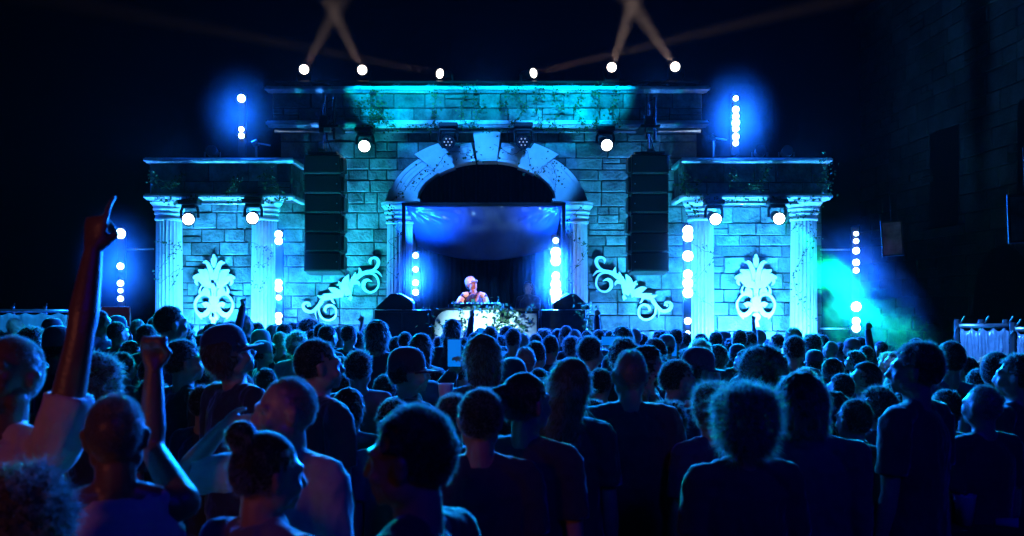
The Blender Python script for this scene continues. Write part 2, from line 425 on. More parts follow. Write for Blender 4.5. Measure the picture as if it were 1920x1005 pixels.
# ------------------------------------------------------------------ stage interior
DZ=.85
bm=B(); box(bm,-2.35,1.65,12.9,WY-.01,0,DZ,.01); box(bm,AC.x-1.2,AC.x+1.2,WY+.01,18.4,0,DZ)
tag(obj('stage_deck',bm,M_deck),kind='structure')
bm=B()
n=160; X0,X1=-2.2,1.3
ra=[]
for i in range(n+1):
    x=X0+(X1-X0)*i/n; y=17.6+.07*math.sin(x*23)+.03*math.sin(x*51+1)
    ra.append((bm.verts.new((x,y,DZ)),bm.verts.new((x,y,5.1))))
for a,b in zip(ra,ra[1:]): bm.faces.new((a[0],b[0],b[1],a[1]))
o=obj('backdrop_curtain',bm,M_blackcloth,smooth=True); modify(o,('SOLIDIFY',dict(thickness=.01)))
tag(o,'black pleated curtain closing the back of the arch','curtain')
for s,t in ((-1,'left'),(1,'right')):
    bm=B(); x=AC.x+s*1.36; box(bm,x-.04,x+.04,WY+.52,17.45,0,4.9)
    tag(obj('side_masking',bm,M_blackcloth),'black masking panel on the %s inside the arch'%t,'masking panel')
bm=B(); box(bm,AC.x-1.5,AC.x+1.5,WY+.27,17.8,5.12,5.2); tag(obj('stage_roof',bm,M_blackcloth),'black roof panel over the stage interior','roof panel')
# awning sheet
NX,NZ=110,36; bm=B(); g=[]
for j in range(NZ+1):
    v=j/NZ; row=[]
    for i in range(NX+1):
        u=i/NX
        sag=4*u*(1-u)
        Y=14.32+.75*v-.05*sag*v
        px=(762+(783-762)*v)*(1-u)+(1053+(1040-1053)*v)*u
        py=387+(462+26*sag-387)*v
        p=at(px,py,Y)
        wr=.03*math.sin(u*9+v*5)*sag+.020*noise.noise(Vector((u*16,v*4,3)))+.010*noise.noise(Vector((u*44,v*7,1)))
        d0=math.hypot(u*1.6,v)  # radial pulls from the top corners
        d1=math.hypot((1-u)*1.6,v)
        wr+=.020*math.sin(18*math.atan2(v,u*1.6+.01))*math.exp(-d0*1.6)+.020*math.sin(18*math.atan2(v,(1-u)*1.6+.01))*math.exp(-d1*1.6)
        row.append(bm.verts.new((p.x,p.y+wr,p.z)))
    g.append(row)
for j in range(NZ):
    for i in range(NX): bm.faces.new((g[j][i],g[j][i+1],g[j+1][i+1],g[j+1][i]))
M_sheet=mat('plastic_sheet',(.12,.16,.30),.22,var=.15,vscale=3,bump=.25,bscale=9,spec=.9,trans=.3)
o=obj('awning_sheet',bm,M_sheet,smooth=True); modify(o,('SOLIDIFY',dict(thickness=.003)))
tag(o,'creased shiny plastic sheet slung under the arch above the performer','plastic sheet')
# black goalpost frame carrying the sheet
bm=B(); a=at(757,383,14.3); b=at(1057,383,14.3)
t=empty('frame_goalpost',((a.x+b.x)/2,14.3,DZ),label='thin black goalpost frame standing inside the arch opening',cat='frame')
def rel(bm,root):
    for v in bm.verts: v.co-=root.location
    return bm
box(bm,a.x-.03,b.x+.03,14.27,14.33,a.z-.025,a.z+.025); obj('crossbar',rel(bm,t),M_black,t)
for q in (a,b):
    bm=B(); box(bm,q.x-.027,q.x+.027,14.272,14.328,DZ,a.z-.026); obj('post',rel(bm,t),M_black,t)
# ------------------------------------------------------------------ line arrays
def line_array(px0,px1,mirror,label):
    Y=14.0; x0,x1=at(px0,0,Y).x,at(px1,0,Y).x; zt,zb=at(0,290,Y).z,at(0,510,Y).z
    t=empty('line_array_speaker',((x0+x1)/2,Y,zb),label=label,cat='speaker')
    n=6; h=(zt-zb)/n; W=(x1-x0)/2
    for i in range(n):
        z1=(zt-zb)-i*h; z0=z1-h+.006; yo=.012*i*i*.35
        bm=B(); bv=.012
        box(bm,-W,W,-.02-yo*0,.42,z0,z1,bv)
        ins=.02
        box(bm,-W+ins,W-ins,-.034,-.018,z0+.018,z1-.018,.006)
        cab=obj('cabinet',bm,M_speaker,t); cab.rotation_euler=(R(-1.2*i),0,0)
        # rounded side handle cheek towards the outside
        s=1 if mirror else -1; s=-s
        bm=B(); box(bm,s*W if s<0 else W+.001,s*W-.001 if s<0 else W+.05,.02,.30,z0+.03,z1-.03,.018) if s>0 else box(bm,-W-.05,-W-.001,.02,.30,z0+.03,z1-.03,.018)
        ch=obj('side_rigging',bm,M_black,cab)
        bm=B(); lathe(bm,[(.010,0),(.010,.004)],n=10,M=Matrix.Translation((s*(W-.055),-.0345,(z0+z1)/2))@Matrix.Rotation(R(90),4,'X')); obj('badge',bm,M_alu,cab)
    bm=B(); H=zt-zb
    box(bm,-W*.8,W*.8,.0,.34,H+.01,H+.05,.005); box(bm,-.05,.05,-.03,.38,H+.05,H+.09); obj('fly_bar',bm,M_black,t)
    bm=B(); box(bm,-.07,.07,.05,.2,H+.35,H+.62,.02); tube(bm,[(0,.12,H+.09),(0,.12,H+.35)],.010,6); tube(bm,[(0,.12,H+.6),(0,.12,H+.80)],.012,6)
    obj('chain_hoist',bm,M_black,t)
    bm=B()
    for k in range(3):
        pts=[(-.02+.05*k+.05*math.sin(j*.8+k),.2,H+.02+.1*j) for j in range(8)]; tube(bm,pts,.008,6)
    obj('cable',bm,M_black,t,smooth=True)
    return t
line_array(570,638,False,'black line array speaker hanging between left wing and arch')
line_array(1184,1254,True,'black line array speaker hanging between arch and right wing')
for px,w_ in ((612,'left'),(1213,'right')):
    Y=14.1; a=at(px,182,Y); b=at(px,262,Y)
    t=empty('rigging_arm',(a.x,Y,b.z),label='black rigging arm with clamps over the %s line array'%w_,cat='rigging')
    bm=B(); tube(bm,[(0,0,0),(0,0,a.z-b.z)],.022,8); tube(bm,[(.12,0,0),(.12,0,a.z-b.z)],.022,8)
    for k in range(5): tube(bm,[(0,0,.1+k*.12),(.12,0,.16+k*.12)],.010,6)
    obj('truss_section',bm,M_black,t)
    bm=B(); box(bm,-.1,.2,-.06,.5,.18,.23,.01); obj('bracket',bm,M_black,t)
    bm=B(); box(bm,-.02,.09,-.12,-.063,.10,.17,.008); obj('clamp',bm,M_alu,t)
    t.rotation_euler=(0,0,0)
# ------------------------------------------------------------------ blue LED towers
BLUE=(0.004,0.115,1.0)
M_led=glow('led_lens',(.42,.66,1.0),26.0)
M_led_dim=glow('led_lens_dim',(.1,.35,1.0),3.0)
def led_tower(px,Y,spots,pole,label,W=420,yaw=0,base=0.0):
    "spots: (py, radius px)"
    x=at(px,0,Y).x; t=empty('light_bar',(x,Y,base),label=label,cat='stage light',group='vertical bars of blinding blue lamps')
    z0,z1=at(0,pole[1],Y).z-base,at(0,pole[0],Y).z-base
    bm=B(); box(bm,-.06,.06,.03,.11,z0,z1,.01); obj('housing',bm,M_black,t)
    if z0>.02:
        bm=B(); tube(bm,[(0,.07,0),(0,.07,z0-.001)],.024,8)
        tube(bm,[(-.3,.07,.02),(.3,.07,.02)],.02,6); obj('stand',bm,M_black,t)
    for py,rp in spots:
        z=at(0,py,Y).z-base; r=rp/FPX*Y
        bm=B(); MM=Matrix.Translation((0,.0,z))@Matrix.Rotation(R(90),4,'X')
        lathe(bm,[(r*.98,-.028),(r,0),(r*.8,.012),(r*.3,.02)],n=20,M=MM); lz=obj('lens',bm,M_led,t,smooth=True)
        l=bpy.data.lights.new('led_lamp','SPOT'); l.energy=W*(rp/6)**2; l.color=BLUE; l.spot_size=R(165); l.spot_blend=.5; l.shadow_soft_size=r*.8
        o=bpy.data.objects.new('led_lamp',l); link(o,t); o.location=(0,-.035,z); aim(o,(math.sin(R(yaw))*.5,-1,-.12))
    return t
led_tower(225,14.6,[(438,9),(499,6),(531,5.5),(545,4),(560,5)],(425,620),'blue lamp bar on a pole left of the left wing')
led_tower(452,14.7,[(184,7),(242,4.5),(254,5)],(176,298),'blue lamp bar standing on the left wing roof',base=at(0,300,14.7).z)
led_tower(522,14.15,[(439,6.5),(452,6.5),(530,6),(541,6),(558,4.5),(592,6),(603,5)],(430,625),'blue lamp bar beside the right column of the left wing')
led_tower(779,14.1,[(479,5),(505,5),(530,5.5),(548,5.5)],(470,565),'blue lamp bar at the left inner side of the arch',yaw=20,base=DZ)
led_tower(1042,14.1,[(451,5),(473,9),(489,9),(517,7),(533,9),(548,10),(562,8),(579,4.5)],(440,590),'blue lamp bar at the right inner side of the arch',yaw=-20,base=DZ)
led_tower(1290,13.95,[(432,9),(444,9),(480,9.5),(514,8),(531,9),(549,9),(602,6),(624,3.5)],(420,640),'blue lamp bar at the foot of the right wing inner column')
led_tower(1380,14.7,[(184,4.5),(205,6),(218,6),(230,7),(241,6),(256,6),(268,5)],(176,290),'blue lamp bar standing on the right wing roof',base=at(0,300,14.7).z)
led_tower(1606,14.6,[(438,4),(452,4.5),(470,6),(492,6),(507,5),(575,9),(602,7),(615,7.5)],(425,630),'blue lamp bar on a pole right of the right wing',W=200)
# thin outrigger rods beside the outer towers
for x0,x1,py,lb in ((232,288,467,'thin metal rod from the left lamp pole to the left wing'),(1538,1600,468,'thin metal rod from the right wing to the right lamp pole'),(1538,1602,616,'lower thin metal rod behind the right lamp pole')):
    a=at(x0,py,14.75); b=at(x1,py,14.75); bm=B(); tube(bm,[a,b],.014,8)
    tag(obj('support_rod',bm,M_alu,smooth=True),lb,'rod')
# ------------------------------------------------------------------ wash lights
M_hot=glow('wash_lens',(.92,1.0,1.0),14.0)
M_warm=glow('warm_lens',(1.0,.86,.74),7.0)
M_offlens=mat('unlit_lens',(.02,.02,.03),.1,spec=1.0)
TEAL=(.0,1.0,.66)
def moving_head(px,py,Y,r_px,mode,label,direction=(0,-1,-.2),up=False,group=None):
    "lens centre at px,py; hangs from above (up=False) or stands on a base"
    c=at(px,py,Y); r=r_px/FPX*Y; d=Vector(direction).normalized()
    t=empty('moving_head_light',c,label=label,cat='stage light',group=group)
    q=d.to_track_quat('Z','Y').to_matrix().to_4x4()     # local +Z -> beam
    bm=B(); lathe(bm,[(r*.75,-.30),(r*1.0,-.27),(r*1.08,-.14),(r*1.02,-.13),(r*1.18,-.05),(r*1.24,-.0),(r*1.24,.012),(r*1.1,.012),(r*1.08,-.002)],n=28,M=q)
    bd=obj('lamp_head',bm,M_black,t)
    if mode=='off':
        bm=B(); lathe(bm,[(r*1.07,-.004),(r*1.06,.0)],n=24,M=q); obj('lens',bm,M_offlens,bd)
        bm=B()
        for k in range(7):
            a=k*math.pi/3; rr=0 if k==6 else r*.62
            lathe(bm,[(r*.12,0),(r*.12,.006),(r*.05,.012)],n=8,M=q@Matrix.Translation((rr*math.cos(a),rr*math.sin(a),.002)))
        obj('led_cell',bm,glow('cell_glint',(.6,.7,1),.6),bd)
    else:
        bm=B(); lathe(bm,[(r*1.07,-.010),(r*1.0,.004),(r*.6,.014),(r*.1,.018)],n=28,M=q); obj('lens',bm,M_hot if mode=='hot' else M_warm,bd,smooth=True)
    s=-1 if up else 1
    bc=-d*.14
    bm=B()
    for e in (-1,1):
        x=e*(r*1.36+.02)+bc.x
        tube(bm,[(x,bc.y,bc.z*1),(x,bc.y,s*(r+.06)),(x*.8,bc.y,s*(r+.13))],(.022),8)
    box(bm,-r*1.4+bc.x,r*1.4+bc.x,bc.y-.05,bc.y+.05,min(s*(r+.10),s*(r+.15)),max(s*(r+.10),s*(r+.15)),.012)
    obj('yoke',bm,M_black,t)
    bm=B(); z0=s*(r+.155); z1=s*(r+.225); box(bm,bc.x-.15,bc.x+.15,bc.y-.11,bc.y+.11,min(z0,z1),max(z0,z1),.015); obj('base',bm,M_black,t)
    return t,c,d,r
G='bright wash lights facing the crowd'
for px,py,tx,lb in ((353,411,-3.4,'round bright wash light at the left under the left wing'),(473,409,-2.5,'round bright wash light at the right under the left wing'),
                 (1342,411,3.0,'round bright wash light at the left under the right wing'),(1461,410,3.6,'round bright wash light at the right under the right wing'),
                 (683,274,-1.7,'round bright wash light on the wall left of the arch'),(1138,272,2.4,'round bright wash light on the wall right of the arch')):
    Y=13.95 if py>300 else 14.4
    d=Vector((tx,6.3,1.4))-at(px,py,Y)
    t,c,d,r=moving_head(px,py,Y,10,'hot',lb,d,group=G)
    spot(c+d.normalized()*.04,d,1400,TEAL,38,.6,r*.7,parent=t,is_dir=True)
for px,lb in ((840,'unlit moving head light left of the keystone'),(981,'unlit moving head light right of the keystone')):
    moving_head(px,266,14.2,11,'off',lb,(0.02*(910-px)/70,-1,-.25),group='unlit moving heads above the arch')
W_='warm white beam lights on the roof line'
WARM=(1.0,.66,.5)
BY=15.9
def dirpx(p,q,dy=0.0):
    a=at(*p,BY); b=at(*q,BY+dy); return (b-a)
for p,q,dy,lb in (((570,130),(640,0),-5,'leftmost warm white beam light above the roof'),((679,131),(610,-10),-5,'warm white beam light above the left line array'),
               ((825,138),(690,112),-1.5,'warm beam light turned left above the header'),((1000,137),(1240,80),-2.2,'warm beam light turned right above the header'),
               ((1147,126),(1190,-5),-5,'warm white beam light above the right end of the arch wall'),((1266,125),(1180,0),-5,'rightmost warm white beam light above the roof')):
    d=dirpx(p,q,dy)
    t,c,dd,r=moving_head(*p,BY,8.5,'warm',lb,d,up=True,group=W_)
    spot(c+dd.normalized()*.03,dd,{570:400000,679:600000,825:1100000,1000:3000000}.get(p[0],950000),WARM,2.2,.6,r*.8,parent=t,is_dir=True)
# truss the beam lights stand on
z=at(0,158,BY).z; xa,xb=at(520,0,BY).x,at(1310,0,BY).x
t=empty('roof_truss',(0,BY,z),label='dark lighting truss lying behind the top cornice',cat='truss')
bm=B()
for y,zz in ((-.14,0),(.14,0),(-.14,-.26),(.14,-.26)): tube(bm,[(xa,y,zz),(xb,y,zz)],.025,8)
obj('chord',bm,M_black,t)
for y in (-.14,.14):
    bm=B(); k=0; x=xa
    while x<xb-.3:
        tube(bm,[(x,y,0 if k%2 else -.26),(x+.3,y,-.26 if k%2 else 0)],.010,6); x+=.3; k+=1
    obj('bracing',bm,M_black,t)
# ------------------------------------------------------------------ floor uplights (hidden behind the crowd)
UP=(0.042,0.30,1.0)
def uplight(x,y,z,tz,W,size=95,col=UP,tx=None):
    t=empty('uplight',(x,y,z),label='small black uplight on the floor %s'%UPW[len(UPN)],cat='stage light'); UPN.append(1)
    d=Vector(((tx if tx is not None else x)-x,WY-y,tz-z)); q=d.to_track_quat('Z','Y').to_matrix().to_4x4()
    bm=B(); lathe(bm,[(.07,-.16),(.085,-.14),(.09,0),(.08,0),(.078,-.01)],n=16,M=q); obj('can',bm,M_black,t)
    bm=B(); box(bm,-.12,.12,-.05,.05,-.2,-.16); box(bm,-.12,-.10,-.02,.02,-.16,.02); box(bm,.10,.12,-.02,.02,-.16,.02); obj('bracket',bm,M_black,t)
    spot(Vector((x,y,z))+d.normalized()*.01,d,W,col,size,.8,.06,parent=t,is_dir=True)
UPN=[]; UPW=['at the far left column','under the left crest','beside the left crest','by the inner left column','under the left scroll','near the left arch column','near the right arch column','under the right scroll','by the right scroll','under the inner right column','under the right crest','beside the right crest','at the far right column']
for px,W,tz in ((318,150,2.4),(385,190,2.4),(435,190,2.2),(497,260,2.3),(590,150,2.0),(680,150,2.2),(1150,150,2.2),(1215,150,2.0),(1260,90,2.2),(1335,260,2.3),(1390,240,2.2),(1440,240,2.2),(1505,300,2.3)):
    uplight(at(px,0,14.1).x,13.85,.45,tz,W*6)
# spots added unseen above the frame to wash the header, no truss built
for x,tx,tz,W,sz,col in ((-2.0,-1.85,5.5,420,17,(0,.5,1.0)),(-.6,-.7,5.5,320,18,(0,.45,.9)),(.5,.6,5.5,320,18,(0,.45,.9)),(1.3,1.2,5.5,420,17,(0,.5,1.0))):
    spot((x,9.5,7.2),(tx,14.8,tz),W*15,col,sz,.5,.08,name='added_front_spot')

UPW+=['aimed high left of the left crest','aimed high right of the left crest','aimed high under the left scroll','aimed high beside the left arch column','aimed high beside the right arch column','aimed high under the right scroll','aimed high left of the right crest','aimed high right of the right crest']
for px,W,tz,sz in ((360,300,3.3,60),(450,300,3.3,60),(590,500,4.2,55),(670,900,4.6,60),(1155,900,4.6,60),(1230,500,4.2,55),(1375,330,3.3,60),(1460,330,3.3,60)):
    uplight(at(px,0,14.1).x,13.7,.5,tz,W*1.4,sz,(.0,.62,.58))

for x,tx,W in ((-2.6,-1.0,800),(1.8,.2,800)):
    spot((x,10.2,6.6),(tx,14.7,4.3),W*2.6,(.02,.25,1.0),22,.5,.08,name='added_front_spot')  # front spots added for the arch, unseen above the frame
# added backlights without fixtures, above the wing roofs and header, to rim the crowd
for px,py,W in ((330,292,4000),(600,160,6000),(915,160,6000),(1230,160,6000),(1500,292,4000)):
    c=at(px,py,14.6); spot(c,(c.x*.5,4.5,1.2),W*1.4,(.006,.17,1.0),70,.8,.06,name='added_rim_lamp')
# ------------------------------------------------------------------ people
M_skin=mat('skin',(.36,.20,.13),.38,var=.15,vscale=12,bump=.15,bscale=90,sheen=.3)
M_skind=mat('dark_skin',(.15,.08,.05),.36,var=.15,vscale=12,bump=.15,bscale=90,sheen=.3)
def hairmat(nm,c): return mat(nm,c,.6,var=.3,vscale=40,trans=.45,spec=.25,sheen=.6)
M_hair=hairmat('dark_hair',(.022,.016,.012)); M_hairb=hairmat('brown_hair',(.10,.06,.035)); M_hairl=hairmat('blond_hair',(.42,.32,.18))
M_str=mat('hair_strands',(.30,.27,.25),.4,var=.3,vscale=40,trans=.5,spec=.8); M_strl=mat('pale_hair_strands',(.7,.6,.45),.4,var=.2,vscale=40,trans=.5,spec=.8)  # strands paler than the hair, rim light put into their colour
def cloth(nm,c): return mat(nm,c,.85,var=.25,vscale=6,bump=.5,bscale=18,sheen=1.0)
C_black=cloth('black_cotton',(.022,.022,.034)); C_navy=cloth('navy_cotton',(.02,.028,.07)); C_grey=cloth('grey_cotton',(.12,.12,.13)); C_white=cloth('white_cotton',(.62,.60,.58)); C_pink=cloth('pale_cotton',(.5,.42,.40)); C_green=cloth('olive_cotton',(.10,.13,.07)); C_beige=cloth('beige_cotton',(.38,.33,.25)); C_denim=cloth('denim',(.03,.045,.09)); C_red=cloth('dark_red_cotton',(.16,.03,.03))
M_sole=mat('shoe_rubber',(.05,.05,.05),.6); M_eye=mat('eye_white',(.25,.22,.22),.3); M_leather=mat('tan_leather',(.30,.13,.05),.5,var=.2)
M_screen=glow('phone_screen',(.0,.22,1.0),.8); M_plast=mat('clear_cup',(.6,.65,.65),.25,trans=.5); M_beer=mat('pale_beer',(.5,.4,.15),.3,trans=.5)
def V(*a): return Vector(a)
def remesh(o,vox,sm=3,dec=None):
    mods=[('REMESH',dict(mode='VOXEL',voxel_size=vox,use_smooth_shade=True)),('SMOOTH',dict(factor=.5,iterations=sm))]
    if dec: mods.append(('DECIMATE',dict(ratio=dec)))
    modify(o,*mods)
    for p in o.data.polygons: p.use_smooth=True
    return o
def sph(bm,c,r,M=None,seg=14):
    n=seg; m=max(6,seg*2//3); c=Vector(c); T=(lambda q:M@q) if M else (lambda q:q)
    top=bm.verts.new(T(c+V(0,0,r[2]))); bot=bm.verts.new(T(c-V(0,0,r[2]))); rings=[]
    for j in range(1,m):
        a=math.pi*j/m; z=math.cos(a); q=math.sin(a)
        rings.append([bm.verts.new(T(c+V(r[0]*q*math.cos(2*math.pi*k/n),r[1]*q*math.sin(2*math.pi*k/n),r[2]*z))) for k in range(n)])
    for k in range(n):
        bm.faces.new((top,rings[0][k],rings[0][(k+1)%n])); bm.faces.new((bot,rings[-1][(k+1)%n],rings[-1][k]))
    for a_,b_ in zip(rings,rings[1:]):
        for k in range(n): bm.faces.new((a_[k],b_[k],b_[(k+1)%n],a_[(k+1)%n]))
def limb(bm,a,b,ra,rb,n=12):
    tube(bm,[a,b],[ra,rb],n); sph(bm,a,(ra,)*3,seg=n); sph(bm,b,(rb,)*3,seg=n)
HJ=V(0,-.012,1.50)   # head joint
def headM(yaw,pitch,roll,k=1.0):
    return Matrix.Translation(HJ)@Matrix.Rotation(R(yaw),4,'Z')@Matrix.Rotation(R(pitch),4,'X')@Matrix.Rotation(R(roll),4,'Y')@Matrix.Scale(k,4)@Matrix.Translation(-HJ)
def hand(bm,w,d,nrm,kind,s,fat=1.0):
    "w wrist, d direction of the palm, nrm back-of-hand normal, s=+1 thumb on +side"
    d=Vector(d).normalized(); nrm=Vector(nrm); nrm=(nrm-d*nrm.dot(d)).normalized(); side=d.cross(nrm)*s
    def P(a,b,c): return w+d*a+side*b+nrm*c
    tube(bm,[P(-.01,0,0),P(.03,0,0),P(.07,0,0),P(.092,0,0)],[(.022*fat,.026*fat),(.036,.017),(.041,.016),(.038,.013)],10,side=nrm.cross(d)*0+side)
    curl={'open':(.12,.15,.1),'relaxed':(.45,.5,.35),'fist':(1.5,1.7,1.1),'point':(1.5,1.7,1.1),'grip':(.75,.9,.6)}[kind]
    for i,(off,ln,r) in enumerate(((.030,.070,.0086),(.010,.079,.009),(-.010,.073,.0086),(-.029,.058,.0078))):
        cu=curl
        if kind=='point' and i==0: cu=(.18,.28,.2)
        a=0; p=P(.088,off,0); r*=fat; spread=off*2.2 if kind=='open' else off*.4
        for k,f in enumerate((.46,.30,.24)):
            a+=cu[k]*(1+.08*i); q=p+(d*math.cos(a)-nrm*math.sin(a)+side*spread)*ln*f*1.05
            limb(bm,p,q,r*(1-.08*k),r*(.94-.1*k),8); p=q
    t=[P(.018,.028,-.006),P(.048,.052,-.016),P(.074,.058 if kind!='fist' else .036,-.030)]
    if kind in('fist','point','grip'): t=[P(.018,.028,-.008),P(.046,.042,-.032),P(.074,.016,-.046)]
    limb(bm,t[0],t[1],.0125*fat,.010*fat,8); limb(bm,t[1],t[2],.010*fat,.0085*fat,8)
# arm poses: (shoulder->elbow direction, elbow->wrist direction, hand direction, hand kind)
POSE={'down':((.10,.02,-1),(.02,.22,-1),(.0,.25,-1),'relaxed'),
      'front':((.10,.15,-1),(-.45,1,.10),(-.3,1,.1),'grip'),
      'pocket':((.30,-.12,-1),(-.30,.45,-1),(-.2,.3,-1),'relaxed'),
      'up':((.25,.25,1),(-.05,.10,1),(0,.05,1),'open'),
      'point':((.25,.3,1),(-.10,.15,1),(0,.1,1),'point'),
      'fist':((.35,.7,.35),(-.15,.12,1),(0,.05,1),'fist'),
      'phone':((.15,.9,-.05),(-.35,.55,.9),(-.15,.2,1),'grip'),
      'overhead':((.8,.25,.45),(-.55,.35,.75),(-.8,.2,.1),'relaxed'),
      'cup':((.12,.1,-1),(-.1,1,.35),(-.1,1,.3),'grip'),
      'play':((.22,.25,-1),(-.2,1,-.1),(0,1,-.25),'relaxed')}
def arm_pts(s,pose,w):
    ua,fa,hd,kind=POSE[pose]; f=lambda v: V(v[0]*s,v[1],v[2]).normalized()
    up=max(0,f(ua).z); sh=V(s*w,-.01,1.415+.045*up)
    e=sh+f(ua)*.295; wr=e+f(fa)*.255
    return sh,e,wr,f(hd),kind
def build_person(nm,label=None,group=None,skin=None,hair='short',hairm=None,shirt=None,trous=None,top='tee',L='down',Rr='down',head=(0,0,0),
                 vox=.012,build=1.0,face=False,strands=900,seed=1,hat=None,beard=False,wide=1.0,lean=0.0,shirt_vox=None,extra=None,cheap=False):
    skin=skin or M_skin; hairm=hairm or M_hair; shirt=shirt or C_black; trous=trous or C_denim
    rnd=random.Random(seed)
    root=empty(nm,label=label,cat='person',group=group)
    MH=headM(*head); sw=.180*wide; fat=1.25 if vox>.009 else 1.12
    # ---------- body: one continuous surface
    bm=B()
    tube(bm,[(0,0,z) for z in (.80,.90,1.0,1.10,1.25,1.36,1.43,1.475)],[(.10,.09),(.155*build,.10),(.145*build,.10),(.135*build,.095),(.165*wide,.105),(.165*wide,.10),(.12*wide,.08),(.06,.06)],20,side=(1,0,0))
    tube(bm,[(0,-.005,1.42),(0,-.008,1.48),MH@V(0,-.008,1.545),MH@V(0,0,1.60)],[(.064,.066),(.056,.060),(.055,.062),(.05,.06)],14,side=(1,0,0))
    for s in (-1,1):
        limb(bm,(s*.03,-.012,1.475),(s*sw*.92,-.012,1.425),.040,.047)
        sh,e,wr,hd,kind=arm_pts(s,L if s<0 else Rr,sw)
        fa=(wr-e).normalized()
        limb(bm,sh,e,.050*build,.037); 
        tube(bm,[e,e+fa*.07,e+fa*.17,wr],[.037,.041,.033,(.025,.025)],12)
        nrm=V(s*1,0,0) if abs(hd.x)<.6 and hd.z<.3 else V(0,1,0)
        if kind in('open','fist','point') and hd.z>.5: nrm=V(0,1,0)
        if kind=='grip': nrm=V(s,0,.2)
        hand(bm,wr,hd,nrm,kind,(-s if nrm.y>.5 else s)*(1 if hd.z>.3 or nrm.y>.5 else 1),fat)
        tube(bm,[(s*.088,0,.86),(s*.095,.0,.66),(s*.098,.012,.48),(s*.10,-.012,.34),(s*.10,-.01,.12),(s*.10,0,.07)],[.085,.072,.052,.054,.036,.038],12)
        tube(bm,[(s*.10,-.05,.045),(s*.105,.06,.04),(s*.11,.16,.03)],[(.035,.035),(.042,.032),(.036,.02)],10,side=(1,0,0))
    hb=[]
    sph(bm,(0,-.012,1.650),(.075,.094,.098),MH,20)                       # skull
    sph(bm,(0,.038,1.628),(.063,.056,.082),MH,16)                       # face mass
    tb=bmesh.new()
    tube(bm,[MH@V(0,.045,1.635),MH@V(0,.050,1.595),MH@V(0,.056,1.555),MH@V(0,.060,1.537)],[(.062,.045),(.055,.042),(.036,.034),(.018,.020)],14,side=(MH.to_3x3()@V(1,0,0)))
    tb.free()
    for s in (-1,1):
        sph(bm,(s*.050,.015,1.575),(.022,.045,.035),MH,10)             # jaw angle
        sph(bm,(s*.040,.072,1.605),(.022,.020,.022),MH,10)             # cheek
        sph(bm,(s*.079,-.004,1.625),(.009,.019,.032),MH,10); sph(bm,(s*.084,-.012,1.640),(.010,.014,.016),MH,8)   # ear
        limb(bm,MH@V(s*.012,.088,1.664),MH@V(s*.046,.078,1.664),.012,.010,8)  # brow
    limb(bm,MH@V(0,.090,1.652),MH@V(0,.113,1.612),.0095,.0125,8); limb(bm,MH@V(-.011,.100,1.607),MH@V(.011,.100,1.607),.0095,.0095,8)
    limb(bm,MH@V(-.017,.093,1.582),MH@V(.017,.093,1.582),.008,.008,8); limb(bm,MH@V(-.014,.092,1.568),MH@V(.014,.092,1.568),.0085,.0085,8)
    limb(bm,MH@V(-.01,.080,1.546),MH@V(.01,.080,1.546),.013,.013,8)
    body=obj('body',bm,skin,root,smooth=True); remesh(body,vox,2,dec=.35 if cheap else None)
    if face:
        me=body.data
        for v in me.vertices:
            for s in (-1,1):
                c=MH@V(s*.031,.094,1.645); d=(v.co-c).length
                if d<.04: v.co-=(MH.to_3x3()@V(0,1,0))*.012*math.exp(-(d/.014)**2)
            c=MH@V(0,.105,1.575); q=MH.inverted()@v.co
            if abs(q.x)<.024 and q.y>.06 and abs(q.z-1.575)<.008: v.co-=(MH.to_3x3()@V(0,1,0))*.006*math.exp(-((q.z-1.575)/.0035)**2)
        for s in (-1,1):
            b2=B(); sph(b2,(s*.031,.0715,1.645),(.0125,.0125,.0105),MH,12); obj('eye',b2,M_eye,root,smooth=True)
            b2=B(); sph(b2,(s*.031,.0815,1.645),(.0055,.004,.0055),MH,10); obj('pupil',b2,M_hair,root,smooth=True)
    # ---------- clothes
    def wrinkle(o,amp,fr,sd):
        me=o.data; n_=len(me.vertices); co=[0.0]*(n_*3); no=[0.0]*(n_*3)
        me.vertices.foreach_get('co',co); me.vertices.foreach_get('normal',no)
        for i in range(n_):
            j=3*i; q=V(co[j]*fr+sd,co[j+1]*fr+sd*2,co[j+2]*fr*.55)
            d=amp*(noise.noise(q)*.8+(1-abs(noise.noise(q*2.1))*2)*.55)
            co[j]+=no[j]*d; co[j+1]+=no[j+1]*d; co[j+2]+=no[j+2]*d
        me.vertices.foreach_set('co',co); me.update()
    sv=shirt_vox or max(vox,.010)
    bm=B(); th=.016
    hemz=.86
    tube(bm,[(0,0,z) for z in (hemz,.94,1.02,1.10,1.25,1.36,1.43,1.462)],[(.178*build,.128),(.175*build,.125),(.165*build,.120),(.158*build,.118),(.182*wide,.126),(.180*wide,.118),(.125*wide,.094),(.078,.074)],24,side=(1,0,0))
    for s in (-1,1):
        if top!='tank': limb(bm,(s*.04,-.010,1.468),(s*sw*.96,-.012,1.430),.044,.056)
        else: limb(bm,(s*.075,-.010,1.445),(s*sw*.62,-.012,1.435),.046,.046)
        sh,e,wr,hd,kind=arm_pts(s,L if s<0 else Rr,sw)
        if top=='tee': sl=.45 if e.z>sh.z else .72; tube(bm,[sh-(e-sh)*.05,sh.lerp(e,sl*.4),sh.lerp(e,sl)],[.060*build,.062*build,.064],14)
        elif top in('long','jacket'):
            fa=(wr-e).normalized()
            limb(bm,sh,e,.062*build,.052); limb(bm,e,wr-fa*.012,.052,.038)
        if top=='jacket' or top=='hood': pass
    if top in('long','jacket'):
        tube(bm,[(0,-.01,1.44),(0,-.012,1.475),MH@V(0,-.02,1.50)],[(.078,.078),(.078,.08),(.070,.074)],14,side=(1,0,0))
